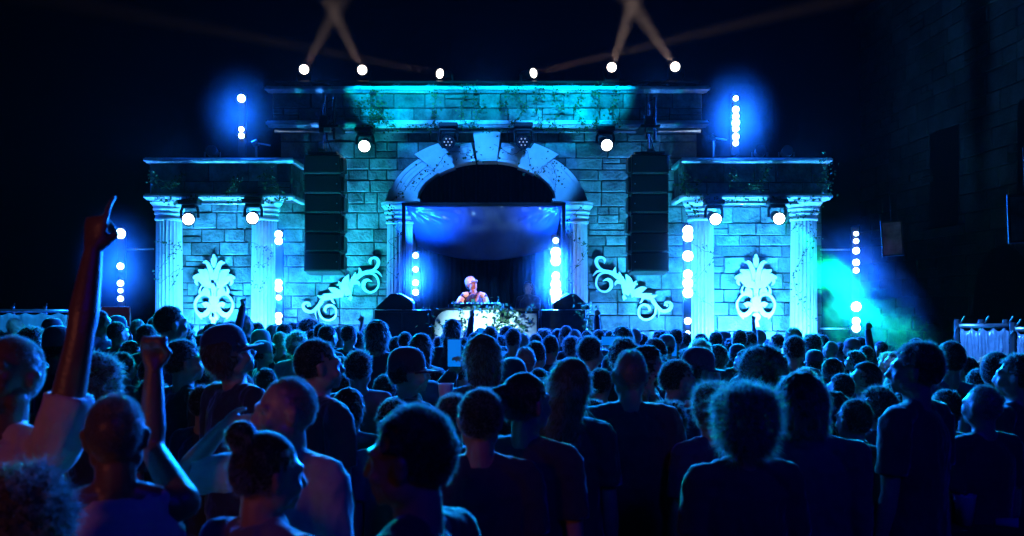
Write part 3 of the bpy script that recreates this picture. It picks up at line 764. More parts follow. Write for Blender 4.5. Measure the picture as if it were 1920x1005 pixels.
    sh_=obj('jacket' if top=='jacket' else ('tank_top' if top=='tank' else 'shirt'),bm,shirt,root,smooth=True); remesh(sh_,sv,2,dec=.35 if cheap else None)
    wrinkle(sh_,.011 if not cheap else .006,10,seed)
    bm=B()
    tube(bm,[(0,0,z) for z in (.80,.88,.96)],[(.165*build,.12),(.168*build,.118),(.160*build,.112)],18,side=(1,0,0))
    for s in (-1,1): tube(bm,[(s*.085,0,.88),(s*.095,0,.66),(s*.10,.012,.48),(s*.10,-.01,.3),(s*.10,-.01,.09)],[.095,.085,.068,.064,.058],14)
    tr=obj('trousers',bm,trous,root,smooth=True); remesh(tr,.016,2,dec=.3 if cheap else None); wrinkle(tr,.005,8,seed+3)
    bm=B()
    for s in (-1,1): tube(bm,[(s*.10,-.085,.03),(s*.10,-.05,.06),(s*.105,.06,.052),(s*.11,.17,.03),(s*.11,.195,.02)],[(.03,.03),(.045,.055),(.05,.046),(.045,.028),(.03,.016)],12,side=(1,0,0))
    obj('shoes',bm,M_sole,root,smooth=True)
    # ---------- hair
    N=lambda q: noise.noise(q)
    if hair!='bald':
        bm=B(); R3=MH.to_3x3()
        shell={'buzz':(.0012,.0),'short':(.008,.003),'crop':(.012,.005),'curly':(.030,.014),'afro':(.062,.012),'bigcurl':(.043,.024),'long':(.016,.003),'bob':(.022,.004),'ponytail':(.010,.002),'bun':(.010,.002),'shaggy':(.030,.010)}[hair]
        t_,nz_=shell; C=V(0,-.014,1.652)
        if hair in('afro','bigcurl','curly'):
            sph(bm,(0,-.022,1.655+t_*.35),(.075+t_,.092+t_*.95,.095+t_*.75),MH,26)
            if hair=='bigcurl': sph(bm,(0,-.045,1.60),(.098,.08,.09),MH,20)
        else: sph(bm,(0,-.020,1.657),(.076+t_,.092+t_,.096+t_),MH,26)
        if hair in('long','bob','shaggy'):
            zb={'long':1.33,'bob':1.53,'shaggy':1.50}[hair]
            tube(bm,[MH@V(0,-.035,1.66),MH@V(0,-.045,1.58),MH@V(0,-.055,1.50) if zb<1.5 else MH@V(0,-.04,zb+.03),V(0,-.085,zb+.06) if zb<1.5 else MH@V(0,-.04,zb)],[(.085,.07),(.092,.062),(.092 if hair!='bob' else .09,.05),(.060,.03)],18,side=R3@V(1,0,0))
        if hair=='ponytail': tube(bm,[MH@V(0,-.105,1.70),MH@V(0,-.15,1.69),MH@V(0,-.165,1.60),MH@V(0,-.15,1.47)],[.022,.03,.028,.008],10)
        if hair=='bun': sph(bm,(0,-.10,1.745),(.045,.045,.045),MH,14)
        h=obj('hair',bm,hairm,root,smooth=True)
        remesh(h,max(vox*.8,.007),1 if hair=='buzz' else 2,dec=.5 if cheap else None)
        me=h.data; bmh=bmesh.new(); bmh.from_mesh(me)
        # carve the face side away, ruffle the rest
        dl=[]
        iM=MH.inverted()
        for v in bmh.verts:
            q=iM@v.co
            line=1.700+.0*q.x if hair not in('long','bob','bigcurl','shaggy') else 1.690
            infront=q.y-.055+ (q.z-1.66)*-.28
            if hair in('buzz','short','crop','ponytail','bun') :
                keep = (q.z-1.700)+ (-q.y+.075)*1.1>0 if q.y>0 else q.z>1.575+.25*max(0,q.y+.09)
                if q.y>0 and q.z<1.655: keep=False
                if hair=='buzz' and q.y<=0: keep=q.z>1.57
            else: keep = not (q.y>.045 and q.z<1.712+.1*(.09-q.y)) 
            if q.y>-.02 and q.y>0 and noise.noise(v.co*55+V(seed,0,0))>.15 and (q.z<1.715 or q.y>.06): keep=False
            if not keep: dl.append(v)
            if nz_:
                f={'bigcurl':26,'afro':40,'curly':34}.get(hair,30)
                v.co+=v.normal*nz_*(noise.noise(q*f+V(seed,0,0))+.6*noise.noise(q*f*2.3))
        bmesh.ops.delete(bmh,geom=dl,context='VERTS')
        # strands
        fs=bmh.faces[:]; old=set(fs)
        if fs and strands:
            bmh.normal_update()
            ln={'buzz':.009,'short':.014,'crop':.020,'curly':.032,'afro':.030,'bigcurl':.042,'long':.05,'bob':.03,'ponytail':.02,'bun':.02,'shaggy':.045}[hair]
            wd=(.0009 if hair!='bigcurl' else .0013) if not cheap else .0022
            ns=strands*(3 if hair=='buzz' else 1)
            for k in range(ns):
                f=fs[rnd.randrange(len(fs))]; p=f.calc_center_median(); n_=f.normal.copy()
                if hair in('long','bob','shaggy','ponytail','bun'): d=(n_*.35+R3@V(0,-.1,-.9)+V(rnd.uniform(-1,1),rnd.uniform(-1,1),rnd.uniform(-.5,1))*.45)
                elif hair in('curly','afro','bigcurl'): d=n_+V(rnd.uniform(-1,1),rnd.uniform(-1,1),rnd.uniform(-1,1))*.9
                else: d=n_*.8+R3@V(.2,.35,.25)+V(rnd.uniform(-1,1),rnd.uniform(-1,1),rnd.uniform(-1,1))*.4
                d.normalize(); s_=d.orthogonal().normalized(); s_=Matrix.Rotation(rnd.uniform(0,6.28),3,d)@s_
                cl=noise.noise_vector(p*26+V(seed,0,0)); d=(d+cl*.9).normalized(); l=ln*rnd.uniform(.5,1.1)*(.55+1.3*abs(noise.noise(p*19+V(0,seed,0)))+.25); bend=V(rnd.uniform(-1,1),rnd.uniform(-1,1),rnd.uniform(-1.2,.6))*l*(.9 if hair in('curly','afro','bigcurl') else .3)
                p0=p-n_*.004; p1=p0+d*l*.5; p2=p0+d*l+bend*.5
                a=bmh.verts.new(p0-s_*wd); b=bmh.verts.new(p0+s_*wd); c=bmh.verts.new(p1+s_*wd*.8); d_=bmh.verts.new(p1-s_*wd*.8); e_=bmh.verts.new(p2)
                for vv in ((a,b,c,d_),(d_,c,e_)): bmh.faces.new(vv).material_index=1
            if hair=='buzz': bmesh.ops.delete(bmh,geom=fs,context='FACES')
        bmh.to_mesh(me); bmh.free(); me.materials.append(M_strl if hairm is M_hairl else M_str)
        for p in me.polygons: p.use_smooth=True
    if beard:
        bm=B(); tube(bm,[MH@V(0,.045,1.595),MH@V(0,.055,1.56),MH@V(0,.060,1.525)],[(.064,.045),(.054,.042),(.028,.026)],16,side=MH.to_3x3()@V(1,0,0)); obj('beard',bm,hairm,root,smooth=True)
    if hat:
        kind,hm,flip=hat; bm=B(); sg=-1 if flip else 1
        cc=V(0,-.016,1.672)
        rings=[]
        prof=[(1.0,-.02),(1.0,.02),(.97,.05),(.86,.08),(.62,.104),(.3,.116)]
        for r_,z in prof: rings.append([bm.verts.new(MH@(cc+V(.089*r_*math.cos(a),.108*r_*math.sin(a),z))) for a in [2*math.pi*k/28 for k in range(28)]])
        for a_,b_ in zip(rings,rings[1:]):
            for k in range(28): bm.faces.new((a_[k],a_[(k+1)%28],b_[(k+1)%28],b_[k]))
        bm.faces.new(rings[-1]); bm.faces.new(rings[0][::-1])
        if kind=='bucket':
            lo=[bm.verts.new(MH@(cc+V(.140*math.cos(a),.158*math.sin(a),-.055))) for a in [2*math.pi*k/28 for k in range(28)]]
            for k in range(28): bm.faces.new((lo[k],lo[(k+1)%28],rings[0][(k+1)%28],rings[0][k]))
        ho=obj('cap' if kind=='cap' else ('beanie' if kind=='beanie' else 'bucket_hat'),bm,hm,root,smooth=True)
        if kind=='cap':
            bm=B(); g=[]
            for j in range(5):
                row=[]
                for i in range(13):
                    a=R(22+136*i/12); e=.075*(j/4)*math.sin(R(180*i/12))**.5
                    x=.088*math.cos(a); y=.106*math.sin(a)+e
                    row.append(bm.verts.new(MH@(cc+V(x,sg*y,-.012-.010*(j/4)-abs(x)**2*1.6))))
                g.append(row)
            for j in range(4):
                for i in range(12): bm.faces.new((g[j][i],g[j][i+1],g[j+1][i+1],g[j+1][i]))
            br=obj('brim',bm,hm,ho,smooth=True); modify(br,('SOLIDIFY',dict(thickness=.004,offset=0)))
    return root
def kids(o): return [c for c in KID.get(o.name,[])]
def index_kids():
    KID.clear()
    for o in bpy.data.objects:
        if o.parent: KID.setdefault(o.parent.name,[]).append(o)
KID={}
def dup(root):
    r=root.copy(); COL.objects.link(r)
    for ch in kids(root):
        c=ch.copy(); COL.objects.link(c); c.parent=r
        for g_ in kids(ch):
            d=g_.copy(); COL.objects.link(d); d.parent=c
    return r
def place(r,px,top,Y,rz,sc=None,hgt=1.765,lean=0):
    "stand r so that the top of its head shows at (px, top) at distance Y"
    p=at(px,top,Y); k=sc or p.z/hgt
    r.location=(p.x,Y,p.z-hgt*k if sc else 0); r.scale=(k,)*3; r.rotation_euler=(R(lean),0,R(rz)); return r
# ------------------------------------------------------------------ the crowd
POSE.update({'tall':((.17,-.05,.9),(-.03,-.25,1),(.0,-.15,1),'point'),'elbowout':((1,.25,-.12),(-.64,-.14,.68),(-.78,-.45,.1),'relaxed'),
 'vertical':((-.2,.75,.35),(.02,.03,1),(0,.0,1),'fist'),
 'high':((.30,.45,.82),(.08,.22,1),(.02,.12,1),'point')})
NB=[0]
TOPS={}
def BP(px,htop,Y,rz,label,**k):
    NB[0]+=1; k.setdefault('seed',NB[0]*7); vox=k.pop('vox',.009 if Y<4.6 else .011); cat_=k.pop('lean',0)
    k.setdefault('strands',5200 if Y<4.6 else 2600)
    r=build_person('person',label=label,vox=vox,**k)
    hz=1.752
    for o in bpy.data.objects:
        if o.parent==r and o.name.split('.')[0] in('hair','cap','beanie','bucket_hat'): hz=max(hz,max(v.co.z for v in o.data.vertices if abs(v.co.x)<.2)-(.012 if o.name.startswith('hair') else 0))
    place(r,px,htop,Y,rz,hgt=hz,lean=cat_); TOPS[r.name]=hz
    FIX.append((r.location.x,Y)); return r
FIX=[]
BP(4,630,2.7,165,'man at the left edge facing the camera, one arm stretched high',skin=M_skind,hair='buzz',shirt=C_pink,L='tall',Rr='down',face=True,head=(6,8,0),vox=.007,build=1.05)
BP(216,738,2.5,25,'person with shaved head in a white tank top raising a fist, back to the camera',skin=M_skind,hair='buzz',shirt=C_pink,top='tank',Rr='vertical',head=(-8,0,0),vox=.007)
BP(48,846,2.15,10,'person at the bottom left corner seen only as curly teal lit hair',hair='bigcurl',hairm=M_hairb,shirt=C_black,strands=9000)
BP(492,793,2.45,-35,'person with dark hair in a low bun and grey shirt at the bottom left',hair='bun',shirt=C_grey,top='long',head=(-20,-8,0))
BP(541,708,3.05,150,'shaved man in a pale shirt turned left, one arm bent over his head',hair='buzz',shirt=C_beige,Rr='elbowout',head=(-32,-4,0),face=True,vox=.007,build=1.08)
BP(780,757,2.1,66,'man with short hair and black t-shirt at the bottom centre turned to the left',hair='short',shirt=C_black,head=(10,-6,0),vox=.007,strands=9000)
BP(900,727,3.3,5,'person with round dark hair just left of the ponytail at the bottom centre',hair='short',shirt=C_black,build=1.05)
BP(846,735,4.0,20,'person half hidden behind the round dark haired one at the bottom centre',hair='crop',shirt=C_navy)
BP(986,702,3.5,-25,'person with a pale ponytail sticking out to the right at the bottom centre',hair='ponytail',shirt=C_black,head=(-25,0,0),seed=5)
BP(1062,674,4.0,-12,'woman with long straight hair glowing at its right edge',hair='long',hairm=M_hairb,shirt=C_black,head=(-10,0,8),wide=.9)
BP(1181,656,4.3,0,'broad man with close cropped head and wide shoulders seen squarely from behind',hair='buzz',shirt=C_black,build=1.08,wide=1.05)
BP(1394,702,3.35,4,'person with a big round head of glowing curls seen from behind',hair='bigcurl',hairm=M_hairb,shirt=C_black,strands=10000)
BP(1334,706,4.2,15,'person with wavy hair half hidden left of the big round curls',hair='curly',hairm=M_hairb,shirt=C_navy,wide=.92)
BP(1511,699,3.8,-14,'person with shaggy hair and a bulky dark jacket leaning to the right',hair='shaggy',shirt=C_navy,top='jacket',build=1.15,wide=1.1,head=(14,0,-8),strands=9000)
BP(1716,638,4.1,38,'tall man in a black shirt at the right with his face turned to the left',hair='crop',shirt=C_black,head=(26,0,0),wide=1.05,build=1.06)
BP(598,634,4.3,-48,'tall man left of centre with his face turned to the right',hair='short',shirt=C_black,head=(-22,0,0),build=1.08,wide=1.05)
BP(444,606,4.6,-40,'person in a tall dark cap with raised brim in front of the left crest',hair='bob',hairm=M_hairb,hat=('cap',C_navy,False),head=(-28,14,0),shirt=C_black)
BP(909,628,5.0,8,'tall person with thick shaggy hair right below the performer',hair='shaggy',hairm=M_hairb,shirt=C_black,head=(0,0,-5))
p17=BP(767,650,5.0,-50,'person in a dark cap with brim to the right holding up a phone',hair='crop',hat=('cap',C_black,False),head=(-30,0,0),shirt=C_black,top='long',L='phone')
BP(961,670,5.2,-5,'person in a dark flat hat below the white booth panel',hair='short',hat=('bucket',C_black,False),shirt=C_black)
BP(346,634,5.2,-42,'man with short hair and glasses chain turned right below the left crest'.replace(' and glasses chain',''),hair='crop',shirt=C_black,head=(-20,0,0))
BP(187,652,4.5,-8,'person with a mass of blond curls behind the raised arm',hair='bigcurl',hairm=M_hairb,shirt=C_black)
BP(322,572,6.8,-38,'very tall man standing out above the crowd left of the left crest',hair='short',shirt=C_navy,head=(-15,0,0))
BP(1213,649,5.7,-112,'bearded man with tousled hair looking back over the crowd to the right',hair='shaggy',shirt=C_green,head=(10,-6,0),beard=True,face=True,vox=.009)
BP(1266,674,5.1,-70,'person with a thin face seen in profile looking right',hair='crop',shirt=C_black,head=(-12,-8,0),wide=.92)
BP(1309,650,5.5,-66,'person in a baseball cap in profile looking right beside the phone screen',hair='crop',hat=('cap',C_navy,False),shirt=C_beige,head=(-16,-4,0))
BP(1428,639,5.0,4,'person with a large dark afro below the right crest',hair='afro',shirt=C_black)
p26=BP(1780,638,5.6,2,'man in a pale t-shirt with a bag strap across his back at the right',hair='short',shirt=C_grey,Rr='front')
p27=BP(1868,659,5.1,-10,'slim person in a dark top holding a cup at the right edge',hair='short',shirt=C_black,top='tank',wide=.88,build=.86,Rr='front',head=(-30,0,0))
BP(1906,659,4.8,35,'person at the right edge facing the one with the cup',hair='crop',shirt=C_black,head=(20,0,0),L='front')
BP(1620,680,6.2,62,'woman with a dark bob in profile looking left below the far right lamps',hair='bob',shirt=C_black,head=(18,0,0),wide=.9)
BP(1643,717,5.0,30,'short person with curly hair in front of the woman with the bob',hair='curly',shirt=C_black)
BP(1168,626,6.3,10,'person with thick curly hair directly behind the broad cropped man',hair='curly',shirt=C_black)
p32=BP(1108,628,6.9,-28,'person filming with a phone held sideways below the right scroll',hair='crop',shirt=C_black,top='long',L='phone',Rr='phone',head=(-14,0,0))
# ---- masters for the rest of the crowd
T={}
def master(key,**k):
    k.setdefault('strands',1500)
    r=build_person('person',vox=.013,cheap=True,seed=hash_(key),**k); T[key]=r
    hz=1.75
    for o in bpy.data.objects:
        if o.parent==r and o.name.split('.')[0] in('hair','cap','beanie','bucket_hat'): hz=max(hz,max(v.co.z for v in o.data.vertices)-.01)
    TOPS[key]=hz; USED[key]=False
def hash_(s): return sum(ord(c)*(i+3) for i,c in enumerate(s))
USED={}
LOOK={'s':'short dark hair','c':'dark curly hair','b':'close cropped hair','l':'long hair','o':'chin length hair','f':'round afro hair','k':'a cap','n':'a snug beanie','t':'pale short hair','u':'pale curly hair','h':'messy hair','p':'a raised arm','q':'a pointing arm','w':'a raised phone','g':'a pale bucket hat','y':'short dark hair'}
master('s',hair='short',shirt=C_black); master('y',hair='crop',shirt=C_grey,head=(-35,0,0),Rr='front'); master('c',hair='curly',shirt=C_navy,head=(8,0,0))
master('b',hair='buzz',shirt=C_black,head=(12,0,0)); master('l',hair='long',hairm=M_hairb,shirt=C_black,wide=.9,build=.9); master('o',hair='bob',shirt=C_grey,wide=.9,build=.9,head=(-20,0,0))
master('f',hair='afro',shirt=C_black,strands=2500); master('k',hair='crop',hat=('cap',C_navy,False),shirt=C_black,head=(-40,0,0)); master('n',hair='short',hat=('beanie',C_grey,False),shirt=C_black)
master('t',hair='short',hairm=M_hairl,shirt=C_green); master('u',hair='curly',hairm=M_hairl,shirt=C_beige); master('h',hair='shaggy',shirt=C_black,strands=2200)
master('p',hair='short',shirt=C_black,top='long',Rr='high',head=(-10,0,0)); master('q',hair='crop',shirt=C_black,L='point'); master('w',hair='crop',shirt=C_grey,top='long',L='phone',Rr='phone'); master('g',hair='short',hat=('bucket',C_beige,False),shirt=C_black)
index_kids()
# px, top, head width px, look, turn
M=[(8,600,26,'s',0),(3,613,28,'c',10),(64,606,46,'c',-20),(50,617,38,'s',0),(101,598,30,'n',-10),(112,613,48,'n',0),(190,582,30,'s',-70),(201,603,24,'s',10),(221,593,29,'k',30),(222,603,30,'s',-10),(260,599,24,'b',0),(277,608,36,'s',0),
(294,594,22,'s',20),(310,641,42,'s',-20),(352,601,24,'c',0),(350,611,38,'c',-15),(383,616,26,'b',0),(380,627,24,'s',10),(398,606,22,'p',0),(413,603,22,'s',20),(438,598,26,'c',0),(460,590,24,'b',-10),(484,604,22,'s',0),
(491,619,40,'g',-20),(512,608,27,'t',10),(527,622,30,'t',0),(558,616,40,'u',5),(552,601,26,'c',0),(581,593,30,'f',0),(494,640,34,'n',-40),(522,640,30,'w',0),(556,629,38,'h',15),(592,614,30,'c',0),(616,609,32,'s',-20),(638,611,22,'b',0),(604,606,20,'s',0),
(660,634,26,'s',0),(688,610,24,'c',30),(671,654,52,'y',20),(500,690,42,'s',0),(708,601,44,'h',0),(699,632,26,'q',0),(712,662,40,'k',10),(791,626,44,'l',-20),(824,631,22,'s',0),(838,622,24,'p',0),(1099,620,26,'p',0),(849,599,34,'l',0),(880,617,20,'s',0),(901,615,22,'s',0),(891,622,22,'w',0),
(832,652,34,'o',0),(868,669,42,'n',-20),(962,615,32,'s',0),(950,612,22,'h',10),(982,625,22,'b',0),(1018,613,24,'c',0),(1003,626,24,'s',20),(1006,639,40,'s',-30),(985,650,44,'b',0),(1033,628,34,'s',-20),(1046,618,30,'k',0),(1060,611,18,'s',0),(1077,618,20,'b',0),
(1071,626,34,'c',-20),(1142,620,22,'s',0),(1165,613,38,'h',10),(1205,626,22,'s',-10),(1225,634,44,'s',20),(1249,628,32,'n',0),(1258,649,28,'b',-10),(1282,623,26,'s',0),(1286,652,26,'w',0),(1311,631,40,'u',0),(1312,625,20,'s',10),(1356,622,26,'n',0),(1371,631,30,'c',-10),
(1344,647,36,'h',10),(1384,646,36,'k',-40),(1403,621,28,'s',0),(1421,618,20,'t',10),(1443,634,24,'q',0),(1486,614,32,'t',0),(1489,628,40,'y',0),(1520,621,34,'c',-20),(1458,683,52,'b',0),(1505,685,46,'u',10),(1525,657,40,'k',20),(1557,640,28,'b',0),(1574,642,22,'s',0),
(1596,635,28,'n',20),(1601,653,34,'c',20),(1622,648,30,'p',0),(1662,657,26,'u',90),(1676,659,30,'s',60),(1809,669,42,'s',20),(1850,649,32,'c',0),(1845,664,34,'u',20),(1890,640,26,'s',0),
(135,612,30,'y',0),(150,640,38,'o',10),(165,603,26,'s',0),(250,640,40,'h',-20),(232,660,46,'s',0),(285,670,48,'o',10),(388,668,50,'y',0),(640,668,46,'s',0),(735,668,36,'h',0),(645,650,32,'c',0),(818,690,48,'s',0),(1100,668,44,'y',10),(1125,690,44,'s',0),
(1010,690,40,'s',0),(940,650,34,'h',0),(895,640,28,'s',0),(760,622,30,'s',0),(745,630,30,'y',0),(1235,668,42,'h',0),(1395,655,36,'s',20),(1560,672,44,'o',0),(1575,700,50,'s',20),(1690,668,36,'s',0),(1740,655,32,'c',0),(1830,690,44,'y',0),(1760,665,40,'n',-10),
(672,622,24,'s',0),(722,617,24,'b',0),(868,632,24,'s',20),(918,612,22,'s',0),(935,625,24,'c',0),(1092,632,24,'s',0),(1122,618,20,'s',0),(1190,616,22,'b',0),(1340,622,22,'s',0),(1455,626,24,'s',10),(1540,628,24,'s',0),(575,612,22,'s',0),(535,606,22,'s',0),(330,612,26,'s',10),(240,612,26,'s',10),(75,598,22,'s',0),(30,596,22,'b',0),(655,608,20,'s',0),(655,728,58,'o',10),(722,702,52,'s',-10),(806,716,54,'n',0),(1112,748,58,'s',5),(1250,742,58,'c',0),(1600,748,58,'s',10),(1842,722,52,'b',0),(385,722,60,'s',-15),(288,702,54,'c',0),(640,700,50,'s',0),(1062,742,56,'h',0),(1180,760,60,'o',0),(940,760,60,'s',0),(1450,745,58,'s',0),(1560,735,56,'h',0),(1690,735,56,'o',20),(1770,730,56,'s',0),(1320,790,64,'s',0),(455,700,52,'s',0),(740,745,56,'y',10),(1385,618,20,'s',0),(1236,616,20,'c',0),(1265,616,20,'s',0),(1610,632,22,'s',0),(1650,640,24,'s',0),(1715,634,22,'s',0)]
rnd=random.Random(4)
items=[]
WID={'c':.205,'f':.26,'u':.205,'h':.21,'l':.19,'o':.19,'g':.22,'k':.20}
for px,top,w_,k,th in M:
    Y=WID.get(k,.175)*FPX/w_; Y=min(Y,11.6)
    # keep the height of a person between 1.5 and 1.97 m
    z=CAM_Z-(top-HOR)/FPX*Y
    if z<1.52: Y=(CAM_Z-1.52)/(top-HOR)*FPX
    items.append([px,top,Y,k,th])
def clash(px,Y,pts):
    x=(px-960)/FPX*Y
    for (a,b) in pts:
        if (x-a)**2/(.36**2)+(Y-b)**2/(.30**2)<1: return True
    return False
pts=list(FIX)
for it in sorted(items,key=lambda q:q[2]):
    Y0=it[2]; best=None
    for dlt in [0]+[s*d*.08 for d in range(1,30) for s in (1,-1)]:
        Y=Y0+dlt
        if not 3.9<Y<11.75: continue
        z=CAM_Z-(it[1]-HOR)/FPX*Y
        if not 1.46<z<1.97: continue
        if not clash(it[0],Y,pts): best=Y; break
    it[2]=best
    if best: pts.append(((it[0]-960)/FPX*best,best))
items=[i for i in items if i[2]]
LM=[(145,'before the pale fence'),(200,'by the raised arm'),(290,'below the left lamp pole'),(342,'below outer left column'),(468,'below the left crest'),(545,'below inner left column'),(640,'below left line array'),(720,'below the left scroll'),(800,'below left arch column'),(870,'at booth left end'),(945,'below the performer'),(1000,'at booth right end'),(1110,'below right arch column'),(1180,'below the right scroll'),(1262,'below right line array'),(1350,'below inner right column'),(1470,'below the right crest'),(1545,'below outer right column'),(1640,'below right lamp pole'),(1795,'right of the lamps'),(2000,'before the shiny fence')]
ORD=['leftmost','second from left','third from left','fourth from left','fifth from left','sixth from left','seventh from left']
grp={}
for it in items:
    lm=next(t for x,t in LM if it[0]<x); row='front rows' if it[2]>8.2 else ('middle rows' if it[2]>6.1 else 'nearer rows')
    grp.setdefault((LOOK[it[3]],row,lm),[]).append(it)
for (lk,row,lm),L_ in grp.items():
    L_.sort(key=lambda q:q[0])
    for i,it in enumerate(L_):
        it.append('person with %s, %s, %s'%(lk,row,lm)+(', %s'%ORD[i] if len(L_)>1 else ''))
PLACED={}
for it in items:
    px,top,Y,k,th,lab=it
    r=T[k] if not USED[k] else dup(T[k]); USED[k]=True
    dirn=R(0); face=math.degrees(math.atan2(((px-960)/FPX*Y+.4),(13.5-Y)))*.6
    p=at(px,top,Y); s=p.z/TOPS[k]; r.scale=(s*rnd.uniform(.97,1.03),s,s); r.rotation_euler=(0,0,R(th+face+rnd.uniform(-9,9)))
    r.location=(p.x,Y,0); tag(r,lab,'person','people in the crowd'); PLACED[(px,top)]=r
for k,u in USED.items():
    if not u:
        for c in kids(T[k]): bpy.data.objects.remove(c)
        bpy.data.objects.remove(T[k])
# ---- things held up
def phone(c,rz,lb,land=False,s=1.0,rx=0):
    t=empty('phone',c,label=lb,cat='phone'); w_,h_=(.15,.074) if land else (.074,.15)
    bm=B(); box(bm,-w_/2,w_/2,-.004,.004,-h_/2,h_/2,.003); obj('case',bm,M_black,t)
    bm=B(); box(bm,-w_/2+.004,w_/2-.004,-.0062,-.0042,-h_/2+.006,h_/2-.006); obj('screen',bm,M_screen,t)
    t.rotation_euler=(R(rx),0,R(rz)); t.scale=(s,)*3; return t
# ------------------------------------------------------------------ performer's booth
BYY=13.0
c=at(913,0,BYY)
t=empty('dj_booth',(c.x,BYY,DZ),label='ivy covered booth with big white panels in front of the performer',cat='dj booth')
def L(px,py,Y=BYY): v=at(px,py,Y)-t.location; return v
ztop=L(0,582).z
bm=B(); box(bm,L(812,0).x,L(1010,0).x,0,.75,0,ztop,.01); obj('body',bm,M_black,t)
bm=B(); box(bm,L(808,0).x,L(1012,0).x,-.04,.79,ztop+.002,ztop+.035,.008); obj('table_top',bm,M_black,t)
def panel(name,P,y0,m):
    bm=B(); prism(bm,[(L(x,y).x,L(x,y).z) for x,y in P],y0,-.003); bmesh.ops.recalc_face_normals(bm,faces=bm.faces[:]); return obj(name,bm,m,t)
M_panel=mat('white_board',(.75,.76,.76),.6,var=.2,vscale=6,bump=.15,bscale=30)
panel('white_panel',[(816,676),(815,612),(817,600),(822,591),(829,585),(838,582),(855,582),(855,676)],-.045,M_panel)
panel('white_panel',[(855.4,582),(896,582),(896,676),(855.4,676)],-.043,M_panel)
panel('white_panel',[(896.4,582),(937,582),(937,676),(896.4,676)],-.046,M_panel)
panel('white_panel',[(937.4,606),(972,606),(972,676),(937.4,676)],-.044,M_panel)
panel('white_panel',[(955,584),(972,584),(972,605.6),(955,605.6)],-.047,M_panel)
M_lilac=mat('lilac_board',(.28,.30,.42),.6,var=.2,vscale=5)
panel('side_panel',[(972.5,588),(1006,588),(1006,676),(972.5,676)],-.04,M_lilac)
panel('dark_panel',[(835,600),(868,600),(868,630),(835,630)],-.052,M_black)
# decks / mixer on the table
t2=empty('mixer',at(900,0,BYY+.35)*1,label='flat black mixing deck on the booth table behind the leaves',cat='mixer'); t2.location.z=DZ+ztop+.036
bm=B(); box(bm,-.45,.35,-.18,.18,0,.06,.008); obj('chassis',bm,M_black,t2)
bm=B()
for k in range(14): lathe(bm,[(.012,.061),(.012,.08)],c=(-.4+.052*k,(-.1,.0,.1)[k%3],0),n=8)
obj('control_knob',bm,M_alu,t2)['kind']='stuff'
bm=B()
for x in (-.33,.23): lathe(bm,[(.075,.061),(.075,.07),(.06,.076)],c=(x,-.03,0),n=24)
obj('jog_wheel',bm,M_alu,t2)
spot((c.x-.1,11.9,1.15),(c.x-.02,BYY,1.45),520,(.35,.8,1.0),74,1.0,.05,name='booth_lamp')
spot((c.x+1.7,8.6,3.9),(at(889,0,13.75).x,13.75,2.35),2400,(1,.42,.18),8,.6,.05,name='performer_key_lamp')
for a_,b_,W in (((786,470),(800,415),240),((1036,450),(1030,405),140)):
    spot(at(*a_,14.25),at(*b_,14.45),W,BLUE,120,.8,.05,name='led_lamp')
# subs and wedges either side
def riser(p0,p1,py,Y,lb):
    x0,x1=at(p0,0,Y).x,at(p1,0,Y).x; z=at(0,py,Y).z
    r=empty('bass_speaker',((x0+x1)/2,Y,DZ),label=lb,cat='speaker'); W=(x1-x0)/2; H=z-DZ
    bm=B(); box(bm,-W,W,0,.6,0,H,.015); obj('cabinet',bm,M_speaker,r)
    bm=B(); box(bm,-W+.03,-.01,-.012,-.001,.04,H-.04,.004); box(bm,.01,W-.03,-.012,-.001,.04,H-.04,.004); obj('grille',bm,M_black,r)
    return r,z
def wedge(px,Y,z,lb,s):
    r=empty('stage_monitor',(at(px,0,Y).x,Y+.25,z),label=lb,cat='speaker')
    bm=B(); poly=[(-.27,0),(.27,0),(.27,.10),(.02,.24),(-.06,.23),(-.27,.03)]
    if s<0: poly=[(-x,q) for x,q in poly][::-1]
    prism(bm,poly,-.18,.2); bmesh.ops.bevel(bm,geom=bm.edges[:],offset=.008,segments=2,affect='EDGES'); bmesh.ops.recalc_face_normals(bm,faces=bm.faces[:]); obj('cabinet',bm,M_speaker,r)
    bm=B(); prism(bm,[(s*.24,.125),(s*.045,.235),(s*.055,.25),(s*.25,.14)],-.15,.17); bmesh.ops.recalc_face_normals(bm,faces=bm.faces[:]); obj('grille',bm,M_black,r)
riser(702,808,581,13.25,'wide black bass speaker on the deck left of the booth'); riser(1016,1098,581,13.25,'wide black bass speaker on the deck right of the booth')
zz=at(0,581,13.25).z+.003
wedge(738,13.3,zz,'wedge monitor on the left bass speaker',1); wedge(1073,13.3,zz,'wedge monitor on the right bass speaker',-1)
# crowd barrier in front of the stage
t=empty('crowd_barrier',(-.4,12.2,0),label='low metal crowd barrier running along the front of the stage',cat='barrier')
bm=B(); 
for z in (.1,.6,1.1): tube(bm,[(-5.5,0,z),(5.6,0,z)],.022,8)
obj('rail',bm,M_alu,t,smooth=True)
bm=B()
for k in range(38): tube(bm,[(-5.5+.3*k,0,.1),(-5.5+.3*k,0,1.1)],.010,6)
obj('bars',bm,M_alu,t)
